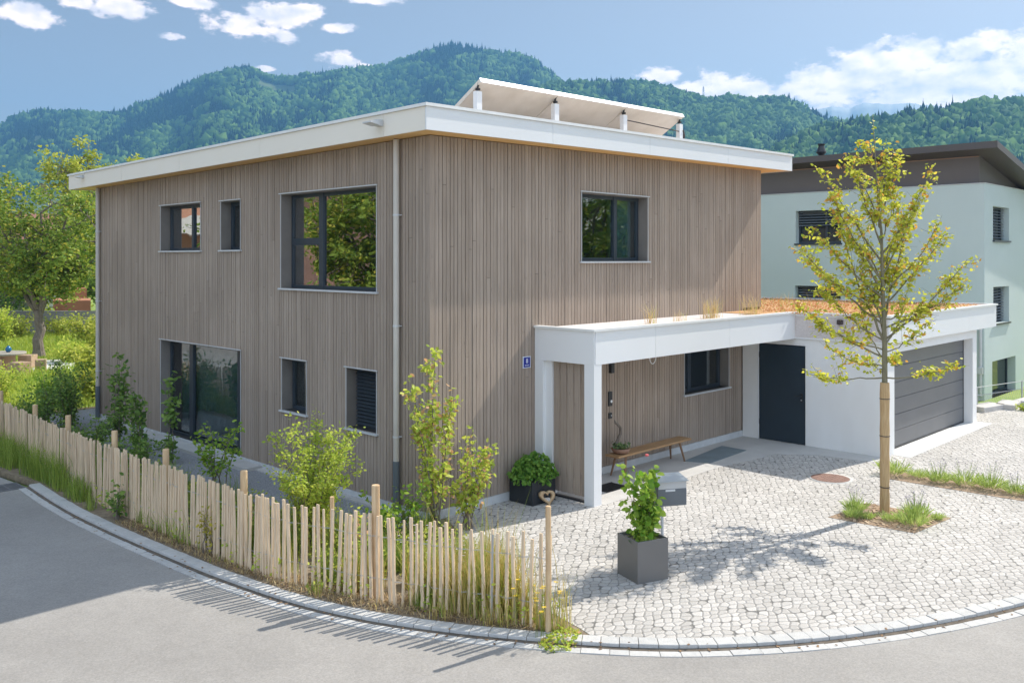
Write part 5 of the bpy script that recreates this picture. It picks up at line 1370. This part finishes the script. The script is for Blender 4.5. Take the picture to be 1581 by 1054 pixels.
# pale house and terraces beyond the wall
gwp = [at(-60, 49, z=0), at(175, 49.5, z=0)]
m = MB(); a, b = Vector(gwp[0]), Vector(gwp[1]); d = (b - a).normalized(); n = Vector((-d.y, d.x, 0))
m.hexa([(p.x, p.y, GZ - .2) for p in (a, b, b + n * .25, a + n * .25)], [(p.x, p.y, 1.15) for p in (a, b, b + n * .25, a + n * .25)])
tag(m.build('garden_wall', greywall), 'long low grey concrete wall behind the lawn and orchard tree', 'wall')
def obb(x0, x1, d0, d1, z0, z1):
    m = MB(); q = [at(x0, d0, z=0), at(x1, d0, z=0), at(x1, d1, z=0), at(x0, d1, z=0)]
    return m.hexa([(p[0], p[1], z0) for p in q], [(p[0], p[1], z1) for p in q])
tag(obb(82, 140, 51, 54, GZ, 1.65).build('terrace_bed', terra), 'wide terracotta raised bed just above the grey garden wall', 'raised bed')
tag(obb(98, 134, 55, 57, GZ, 2.2).build('terrace_bed', terra), 'upper terracotta raised bed behind the wide one', 'raised bed')
m = obb(104, 112, 56.2, 56.8, 2.2, 2.9); tag(m.build('orange_parasol', mat('orange_cloth', (.62, .22, .03), .8)), 'small orange cloth patch on the terrace beyond the garden wall', 'sunshade')
ph = thing('pale_house', 'white rendered house glimpsed through the orchard tree branches', 'house', at(60, 63, z=GZ))
obb(-60, 103, 62, 72, GZ, 5.2).build('wall', mat('pale_render', (.50, .49, .47), .9, var=.5, vscale=.5), ph)
m = MB(); q = [at(-75, 61.2, z=0), at(110, 61.2, z=0), at(110, 73, z=0), at(-75, 73, z=0)]; mid = [(Vector(q[0]) + Vector(q[3])) / 2, (Vector(q[1]) + Vector(q[2])) / 2]
V = [(p[0], p[1], 5.2) for p in q] + [(mid[0].x, mid[0].y, 7.4), (mid[1].x, mid[1].y, 7.4)]
m.add(V, [(0,1,5,4), (2,3,4,5), (1,2,5), (3,0,4), (0,3,2,1)]); m.build('roof', mat('roof_tile', (.22, .10, .07), .9, var=1, vscale=3), ph)
for x in (68, 84):
    obb(x, x + 7, 61.9, 61.99, 2.2, 3.4).build('window', anthracite, ph)
for i, (x, d, h, w_, m) in enumerate([(95, 47.5, 1.3, 2.4, leafF), (130, 44, 1.9, 2.6, leafF), (148, 38, 2.0, 2.2, leafF), (20, 46, 1.5, 2.6, leafF), (110, 36, .9, 1.6, leafB), (142, 31, 1.5, 1.5, leafF), (3, 43, 2.4, 1.4, leafB), (125, 52.5, 2.3, 2.4, leafV), (60, 50.5, 2.2, 2.0, leafB), (148, 26, 1.1, 1.3, leafF)]):
    c = at(x, d, z=0)
    labs = ['low yellow green bush in front of the garden wall right of the orchard trunk', 'tall yellow flowering bush in the meadow left of the house corner', 'bright bush right beside the far house corner', 'bright bush on the meadow at the left edge', 'small bush near the gravel terrace', 'bush between the gravel terrace and the house corner', 'upright leafy bush at the very left edge behind the table', 'green bush growing in the terracotta bed', 'bush above the garden wall left of the orchard trunk', 'low yellow blooming bush at the foot of the far house corner']
    shrub('garden_bush', labs[i], 'bush', (c[0], c[1]), h, w_, 12, 1100, .14, m, group='bushes in the back garden', clump=.15, side=3)

# round table with block stools
def garden_table():
    c = at(8, 33, z=0); t = thing('garden_table', 'round garden table with a thick central base on white gravel', 'table', (c[0], c[1], GZ))
    MB().lathe([(.68, .50), (.70, .53), (.70, .56), (.68, .58)], (c[0], c[1], 0), 28).build('tabletop', mat('table_stone', (.30, .27, .22), .6, var=.6, vscale=3), t)
    MB().lathe([(.34, GZ), (.34, .50)], (c[0], c[1], 0), 20).build('base', mat('table_wood', (.30, .19, .12), .7, var=.8, vscale=3), t)
    c2 = at(13, 33, z=0); m = MB(); m.lathe([(.05, 0), (.10, .06), (.11, .13), (.06, .20), (.03, .24)], (c2[0], c2[1], .58), 16)
    tag(m.build('vase', mat('blue_vase', (.01, .12, .25), .25), smooth=True), 'blue vase on the round garden table', 'vase')
    wood = mat('stool_wood', (.32, .22, .14), .8, var=.9, vscale=3)
    for i, (x, d, s_) in enumerate(((-12, 32.2, .5), (31, 31.6, .48), (43, 34.0, .5), (63, 32.5, .36))):
        q = at(x, d, z=0); a = .4 * i
        m = MB(); m.obox((q[0], q[1], GZ + .25), (math.cos(a), math.sin(a), 0), (-math.sin(a), math.cos(a), 0), (0, 0, 1), s_/2, s_/2, .25)
        tag(m.build('wood_stool', wood, bevel=.02), ['wood block stool left of the round table cut by the picture edge', 'wood block stool in front of the round table', 'wood block stool on the right behind the round table', 'single wood block at the foot of the orchard tree'][i], 'stool', 'wood block stools')
garden_table()

# across the street: seen mirrored in the window panes
rh = thing('salmon_house', 'salmon coloured house with white balconies mirrored in the large upper window', 'house', (-22, 40, GZ))
MB().box(-30, -15, 30, 46, GZ - .3, 8.6).build('wall', mat('salmon_render', (.50, .27, .18), .9, var=.4, vscale=.5), rh)
m = MB()
for z in (2.7, 5.4): m.box(-14.99, -13.8, 32, 44, z, z + .15); m.box(-13.85, -13.8, 32, 44, z + .15, z + 1.0)
m.build('balcony', mat('balcony_white', (.62, .60, .58), .7), rh)
m = MB(); m.add([(-31,29,8.6),(-14,29,8.6),(-14,47,8.6),(-31,47,8.6),(-22.5,29,12),(-22.5,47,12)], [(0,1,4),(1,2,5,4),(2,3,5),(3,0,4,5),(0,3,2,1)]); m.build('roof', MATS['roof_tile'], rh)
for z in (3.2, 5.9):
    for y in (33, 37, 41): MB().box(-14.99, -14.9, y, y + 1.4, z, z + 1.5).build('window', anthracite, rh)
big_tree('street_tree', 'broad green tree mirrored in the right pane of the large upper window', (-10, 15.0, GZ), 2.6, .25, (-10, 15.0, 4.9), (3.3, 3.3, 3.0), 15000, .20, leafT, 61)
big_tree('street_tree', 'leafy tree mirrored in the small upper windows', (-12.5, 29, GZ), 2.6, .25, (-12.5, 29, 5.2), (2.4, 2.4, 2.8), 7000, .20, leafT, 62)
big_tree('street_tree', 'large tree mirrored in the left pane of the upper right window', (23, -15.5, GZ), 2.6, .28, (23, -15.5, 6.2), (3.8, 3.8, 4.6), 14000, .26, leafT, 63)
big_tree('street_tree', 'dark tree mirrored in the right pane of the upper right window', (30, -17.5, GZ), 2.6, .28, (30, -17.5, 6.0), (3.6, 3.6, 4.4), 9000, .28, leafD, 64)

# ------------------------------------------------------------------ beds
def soil_patch(name, pts, label, cat='flower bed'):
    m = MB(); m.prism(pts, GZ - .02, GZ + .006); return tag(m.build(name, mat('bed_soil', (.22, .145, .09), .95, var=1, vscale=14, col2=(.42, .30, .20), bump=1, bscale=40)), label, cat)
soil_patch('tree_pit', [(4.55,-4.42),(4.66,-5.72),(5.88,-5.84),(5.80,-4.50)], 'square bark mulch bed around the young tree in the cobbles')
soil_patch('flower_bed', [(8.55,-3.85),(7.75,-3.95),(7.78,-6.0),(7.95,-8.6),(8.85,-8.6),(8.62,-6.0)], 'long narrow bed of lavender in the cobbles by the garage')
lavG = leafmat('lavender_leaf', (.28,.40,.09), (.58,.66,.20), .42)
lavF = leafmat('lavender_flower', (.20,.16,.30), (.36,.31,.42), .3)
def lavender(x, y, h, w, lab, grp, flw=True, seed=0):
    r = np.random.default_rng(seed + 100); t = thing('lavender', lab, 'plant', (x, y, GZ), grp)
    n = 330; a = r.uniform(0, 2*np.pi, n); rr = np.sqrt(r.uniform(0, 1, n)) * w / 2
    P = np.stack([x + rr*np.cos(a)*.6, y + rr*np.sin(a)*.6, np.full(n, GZ)], 1); out = np.stack([np.cos(a)*rr, np.sin(a)*rr, np.full(n, h * .55)], 1)
    P2 = P + out * r.uniform(.05, .8, n)[:, None]
    Vv_, F_ = leaves(P2, out + r.normal(0, .05, (n, 3)), h * r.uniform(.3, .6, n), .09, r=r)
    npmesh('foliage', Vv_, F_, lavG, t)
    if flw:
        k = 26; a = r.uniform(0, 2*np.pi, k); rr = np.sqrt(r.uniform(0, 1, k)) * w * .55; b = MB()
        tops = np.stack([x + rr*np.cos(a), y + rr*np.sin(a), GZ + h * r.uniform(1.0, 1.5, k)], 1)
        for q in tops: b.tube([(x + (q[0]-x)*.3, y + (q[1]-y)*.3, GZ + h*.3), tuple(q)], .0018, 3, cap=False)
        b.build('stalks', lavG, t)
        Pq = np.repeat(tops, 5, 0) + r.normal(0, .008, (k*5, 3)) + np.tile(np.array([[0,0,0],[0,0,.012],[0,0,.024],[0,0,-.012],[0,0,.036]]), (k, 1))
        leafobj('flowers', Pq, .018, lavF, t, r=r)
pit = [(4.78,-4.72,.24,.24,'small lavender tuft in the left corner of the tree pit'),(5.10,-4.62,.34,.34,'tall lavender tuft left behind the young trunk'),(5.02,-5.20,.22,.28,'low tuft just left in front of the young trunk'),
       (5.02,-5.55,.34,.46,'large bright tuft in front right of the young trunk'),(5.45,-5.45,.36,.36,'lavender tuft behind the large bright one in the tree pit'),(5.62,-5.72,.18,.2,'tiny tuft in the right corner of the tree pit'),(4.88,-4.92,.20,.2,'low tuft between the left corner tuft and the young trunk')]
for i, (x, y, h, w_, lab) in enumerate(pit): lavender(x, y, h * .82, w_ * .8, lab, 'tufts in the tree pit', i in (1, 3, 4), i)
for i in range(11):
    y = -4.05 - i * .42; x = 8.15 + .06 * math.sin(i * 2.3) + .02 * i
    lavender(x, y, (.34,.22,.28,.3,.32,.24,.33,.28,.3,.26,.3)[i], (.42,.3,.36,.44,.4,.34,.46,.4,.4,.4,.4)[i], ['first', 'second', 'third', 'fourth', 'fifth', 'sixth', 'seventh', 'eighth', 'ninth', 'tenth', 'eleventh'][i] + ' lavender clump from the garage post in the long bed', 'lavender clumps in the long bed', i > 1, 20 + i)
# stones and mulch in the tree pit
m = MB(); r5 = random.Random(8)
for k in range(220):
    u_, v_ = r5.random(), r5.random(); A_, B_, C_, D_ = (4.6,-4.46),(4.7,-5.68),(5.82,-5.8),(5.76,-4.54)
    x = (1-u_)*((1-v_)*A_[0]+v_*B_[0]) + u_*((1-v_)*D_[0]+v_*C_[0]); y = (1-u_)*((1-v_)*A_[1]+v_*B_[1]) + u_*((1-v_)*D_[1]+v_*C_[1]); s_ = r5.uniform(.006, .022); a = r5.uniform(0, 3)
    m.obox((x, y, GZ + .012), (math.cos(a), math.sin(a), .2), (-math.sin(a), math.cos(a), 0), (-.2, 0, 1), s_*1.8, s_, s_*.4)
tag(m.build('bark_mulch', mat('mulch', (.25, .15, .08), .9, island=1, col2=(.55, .40, .26))), 'loose bark chips scattered over the tree pit', 'mulch', None, 'stuff')

# grasses -----------------------------------------------------------------
gG = leafmat('grass_blade', (.15,.25,.035), (.38,.46,.08), .4)
gY = leafmat('grass_blade_dry', (.40,.34,.08), (.72,.56,.22), .4, (.28,.38,.06), .25)
gF = leafmat('meadow_blade', (.24,.36,.04), (.54,.58,.09), .4)
def inpoly(x, y, poly):
    c = np.zeros(len(x), bool); n = len(poly)
    for i in range(n):
        x0, y0 = poly[i]; x1, y1 = poly[(i+1) % n]
        if y0 == y1: continue
        c ^= ((y0 > y) != (y1 > y)) & (x < (x1-x0)*(y-y0)/(y1-y0)+x0)
    return c
kin = [(p.x + n.x * .24, p.y + n.y * .24) for p, n in zip(KP, KN) if p.y > -4.55]
bedpoly = kin + [(-1.70,-4.15),(-1.5,-3.3),(-.75,-1.6),(-.35,-.55),(-1.0,-.1),(-1.5,1.5),(-1.7,4),(-1.85,7),(-1.95,10),(-2.1,13),(-2.2,17),(-3.55,17),(-3.6,9)]
def scatter(poly, n, r):
    xs = [p[0] for p in poly]; ys = [p[1] for p in poly]; X = r.uniform(min(xs), max(xs), n * 3); Y = r.uniform(min(ys), max(ys), n * 3)
    k = inpoly(X, Y, poly); return X[k][:n], Y[k][:n]
r = np.random.default_rng(21)
nf1 = vnoise(5, 64); nf2 = vnoise(6, 64)
X, Y = scatter(bedpoly, 44000, r)
X2, Y2 = scatter([p for p in bedpoly if p[1] < -1.0], 9000, r); X = np.concatenate([X, X2]); Y = np.concatenate([Y, Y2])
dens = nf1(X * 1.7 + 40, Y * 1.7 + 40)
# bare earth shows in the open strip between the palings and the kerb in the middle stretch
fx = np.interp(Y, FPa[::-1, 1][np.argsort(FPa[::-1, 1])], FPa[np.argsort(FPa[:, 1]), 0])
outer = X < fx - .04
keep = dens > (-.25 + np.where(outer, np.clip((4.6 - Y) * .4, 0, .75), 0)); keep &= ~(outer & (Y < 1) & (r.uniform(0, 1, len(X)) < .65)); keep &= ~(~outer & (Y < 3) & (nf2(X * 3.1, Y * 3.1 + 30) < -.15))
dry = (nf2(X * .9 + 20, Y * .9 + 20) + np.clip((-Y - 1.2) * .42, -1.2, 1.1) > .25)
H = np.where(dry, .30, .24) * r.uniform(.4, 1.5, len(X)) * (1 + .45 * np.clip(dens, 0, 1)); H = np.where(~outer & (r.uniform(0, 1, len(X)) < .06), H * 1.7, H); H = np.where(outer & (Y < 2.4) & (Y > -3.6), H * .45, H); H = np.where(~outer & (X < fx + .12) & (Y < 1) & (Y > -3), H * .7, H); H = np.where(Y > 3.5, H * 1.15, H); H = np.where(outer & (Y > 2.4), H * np.clip(.9 + (Y - 3.2) * .16, .6, 1.55), H); H = np.where(~outer & (Y < 1), H * 1.2, H)
Pz = np.stack([X, Y, np.full(len(X), GZ - .01)], 1)
tag(blades('grass', Pz[keep & ~dry], H[keep & ~dry], .005, gG, lean=.35, r=r), 'green grass growing around and behind the paling fence', 'grass', None, 'stuff')
tag(blades('dry_grass', Pz[keep & dry], H[keep & dry] * 1.15, .0042, gY, lean=.3, r=r), 'yellow dry grass at the right end of the paling fence', 'grass', None, 'stuff')
Xs, Ys = scatter([p for p in bedpoly if p[1] < 3.6], 16000, r); fs_ = np.interp(Ys, FPa[::-1, 1][np.argsort(FPa[::-1, 1])], FPa[np.argsort(FPa[:, 1]), 0]); ks = (Xs < fs_ + .25)
st_ = blades('straw_litter', np.stack([Xs[ks], Ys[ks], np.full(ks.sum(), GZ)], 1), r.uniform(.03, .09, ks.sum()), .004, leafmat('straw', (.34,.22,.09), (.72,.55,.28), .2, (.20,.12,.06), .3), lean=1.6, r=r)
tag(st_, 'dry straw litter on the earth along the foot of the palings', 'straw', None, 'stuff')
# broad leaved ground cover and flowers in the bed
X, Y = scatter(bedpoly, 24000, r); d2 = nf2(X * 2.2 + 9, Y * 2.2); k = (d2 > .0) & (X > np.interp(Y, FPa[::-1, 1][np.argsort(FPa[::-1, 1])], FPa[np.argsort(FPa[:, 1]), 0]) - .08)
X, Y = X[k], Y[k]
tag(leafobj('ground_cover', np.stack([X, Y, GZ + np.abs(r.normal(0, .19, len(X)))], 1), .055, leafB, r=r, width=.6), 'low leafy weeds between the grasses behind the fence', 'weeds', None, 'stuff')
n = 420; a = r.uniform(0, 2*np.pi, n); rr = np.sqrt(r.uniform(0, 1, n))
tag(leafobj('weed_clump', np.stack([-1.86 + .30*rr*np.cos(a), -4.38 + .20*rr*np.sin(a), GZ - .03 + .12*(1-rr**2)*r.uniform(.2, 1, n)], 1), .045, leafS, r=r, width=.7), 'leafy weed clump spilling over the kerb at the fence end', 'weed')
petY = mat('yellow_petal', (.75, .50, .02), .6); petW = mat('pale_petal', (.62, .50, .60), .6)
def flowers(name, pts, m, lab, s_):
    b = MB()
    for (x, y, z) in pts:
        b.tube([(x, y, GZ), (x + .01, y, z)], .0025, 3, cap=False)
    b2 = MB()
    for (x, y, z) in pts:
        for k in range(7):
            a = k * 2 * math.pi / 7; b2.add([(x+.01, y, z), (x+.01+math.cos(a-.3)*s_, y+math.sin(a-.3)*s_, z+.006), (x+.01+math.cos(a+.3)*s_, y+math.sin(a+.3)*s_, z+.006)], [(0,1,2)])
    t = thing(name, lab, 'flowers', (pts[0][0], pts[0][1], GZ)); tag(t, kind=None); b.build('stalks', gG, t); b2.build('petals', m, t)
flowers('yellow_flowers', [(-1.95+random.uniform(-.2,.28), -4.05+random.uniform(-.25,.3), random.uniform(.18,.42)) for _ in range(16)], petY, 'small yellow blossoms at the right end of the paling fence', .028)
flowers('pink_flowers', [(-1.3+random.uniform(-.5,.4), -2.0+random.uniform(-.8,.9), random.uniform(.15,.38)) for _ in range(50)], petW, 'small pale pink blossoms in the bed behind the fence near the sapling', .018)
# meadow beyond the house
n = 26000; px_ = r.uniform(-70, 165, n); dd = 17 + 33 * r.uniform(0, 1, n) ** .8
Q = Cv[None] + (Fv[None] + Rv[None] * ((px_ - cx_) / f_)[:, None]) * dd[:, None]
k = (Q[:, 0] > -2.6) & ~inpoly(Q[:, 0], Q[:, 1], [(p[0], p[1]) for p in el]) & ~((Q[:, 0] < 1.6) & (Q[:, 1] < 15.0) & (Q[:, 0] > -2.0)); Q = Q[k]; dd = dd[k]
hN = nf1(Q[:, 0] * .35 + 7, Q[:, 1] * .35 + 3)
tag(blades('meadow_grass', np.stack([Q[:, 0], Q[:, 1], np.full(len(Q), GZ)], 1), (.16 + .20 * np.clip(hN + .3, 0, 1)) * r.uniform(.5, 1.4, len(Q)), .014, gF, lean=.4, r=r), 'bright green meadow grass around the orchard tree', 'grass', None, 'stuff')
# dry grasses and sedum on the canopy and garage roof
def roof_grass(x, y, n, h, w, lab, name='roof_grass'):
    P = np.stack([x + r.normal(0, w, n), y + r.normal(0, w * .6, n), np.full(n, ZT - .05)], 1)
    t = blades(name, P, np.full(n, h) * r.uniform(.5, 1.1, n), .0042, MATS['grass_blade_straw'], lean=.45, r=r)
    return tag(t, lab, 'grass tuft', 'dry tufts on the canopy roof')
leafmat('grass_blade_straw', (.55,.40,.16), (.75,.55,.28), .3, (.50,.55,.08), .12)
roof_grass(4.6, -.95, 45, .45, .07, 'left tuft of dry yellow grass on the canopy roof'); roof_grass(5.6, -.9, 24, .26, .12, 'low sparse yellow tuft on the canopy roof, second from the left')
roof_grass(6.75, -.9, 90, .52, .12, 'thickest straw coloured tuft on the canopy roof'); roof_grass(8.45, -.85, 80, .5, .14, 'straw tuft on the canopy roof at the end of the house wall')
roof_grass(10.9, .8, 60, .5, .3, 'pale grass tuft on the garage roof right beside the house'); roof_grass(12.3, .4, 60, .4, .4, 'pale grass tuft on the garage roof behind the young tree')
n = 9000; X = r.uniform(9.2, 16, n); Y = r.uniform(-3.2, 2.8, n); kk = (X > HX) | (Y < -.1)
X, Y = X[kk], Y[kk]; kk = X < 16.1 - (Y + 3.45) * .08; X, Y = X[kk], Y[kk]
sedL = leafmat('sedum_leaf', (.50,.20,.08), (.72,.44,.20), .3, (.45,.48,.12), .15)
tag(leafobj('sedum_plants', np.stack([X, Y, ZT - .035 + np.abs(r.normal(0, .018, len(X)))], 1), .05, sedL, r=r, width=.6), 'rusty orange sedum covering the garage roof', 'sedum', None, 'stuff')
# small plants at the paving edge by the neighbour, leaf litter in the gutter
for i, (x, y, lab) in enumerate(((16.35,-2.75,'green weeds at the foot of the white garage corner post'), (18.0,-3.75,'small plant between the slabs at the paving edge'))):
    shrub('edge_plant', lab, 'plant', (x, y), .28, .5, 8, 260, .06, leafB, group='plants beyond the garage', clump=.04)
m = MB()
for k in range(520):
    i = random.randrange(4, len(KP) - 60); p = KP[i] + KN[i] * random.gauss(-.03, .05); s_ = random.uniform(.004, .012); a = random.uniform(0, 6)
    if random.random() < .4 and not (-4.4 < p.y < -.5): continue
    m.obox((p.x, p.y, GZ - .030 if (p - KP[i]).dot(KN[i]) < .02 else GZ + .012), (math.cos(a), math.sin(a), random.uniform(-.3,.3)), (-math.sin(a), math.cos(a), 0), (0, 0, 1), s_ * 1.6, s_, .0015)
tag(m.build('leaf_litter', mat('dry_leaf', (.16, .09, .045), .9, island=1, col2=(.34, .21, .11))), 'dry leaves and crumbs collected along the kerb gutter', 'leaf litter', None, 'stuff')

# ------------------------------------------------------------------ air
hz = MB(); hz.box(-700, 3400, -700, 3400, GZ - 6, 560)
hm = bpy.data.materials.new('haze'); hm.use_nodes = True; ht_ = hm.node_tree
for n in list(ht_.nodes):
    if n.type == 'BSDF_PRINCIPLED': ht_.nodes.remove(n)
pv = N(ht_, 'ShaderNodeVolumePrincipled'); pv.inputs['Color'].default_value = (.22, .55, 1.0, 1); pv.inputs['Density'].default_value = .00029; pv.inputs['Anisotropy'].default_value = .2
L(ht_, pv.outputs[0], ht_.nodes['Material Output'].inputs['Volume'])
tag(hz.build('haze', hm), 'thin blue summer haze over the valley', 'haze', None, 'stuff')
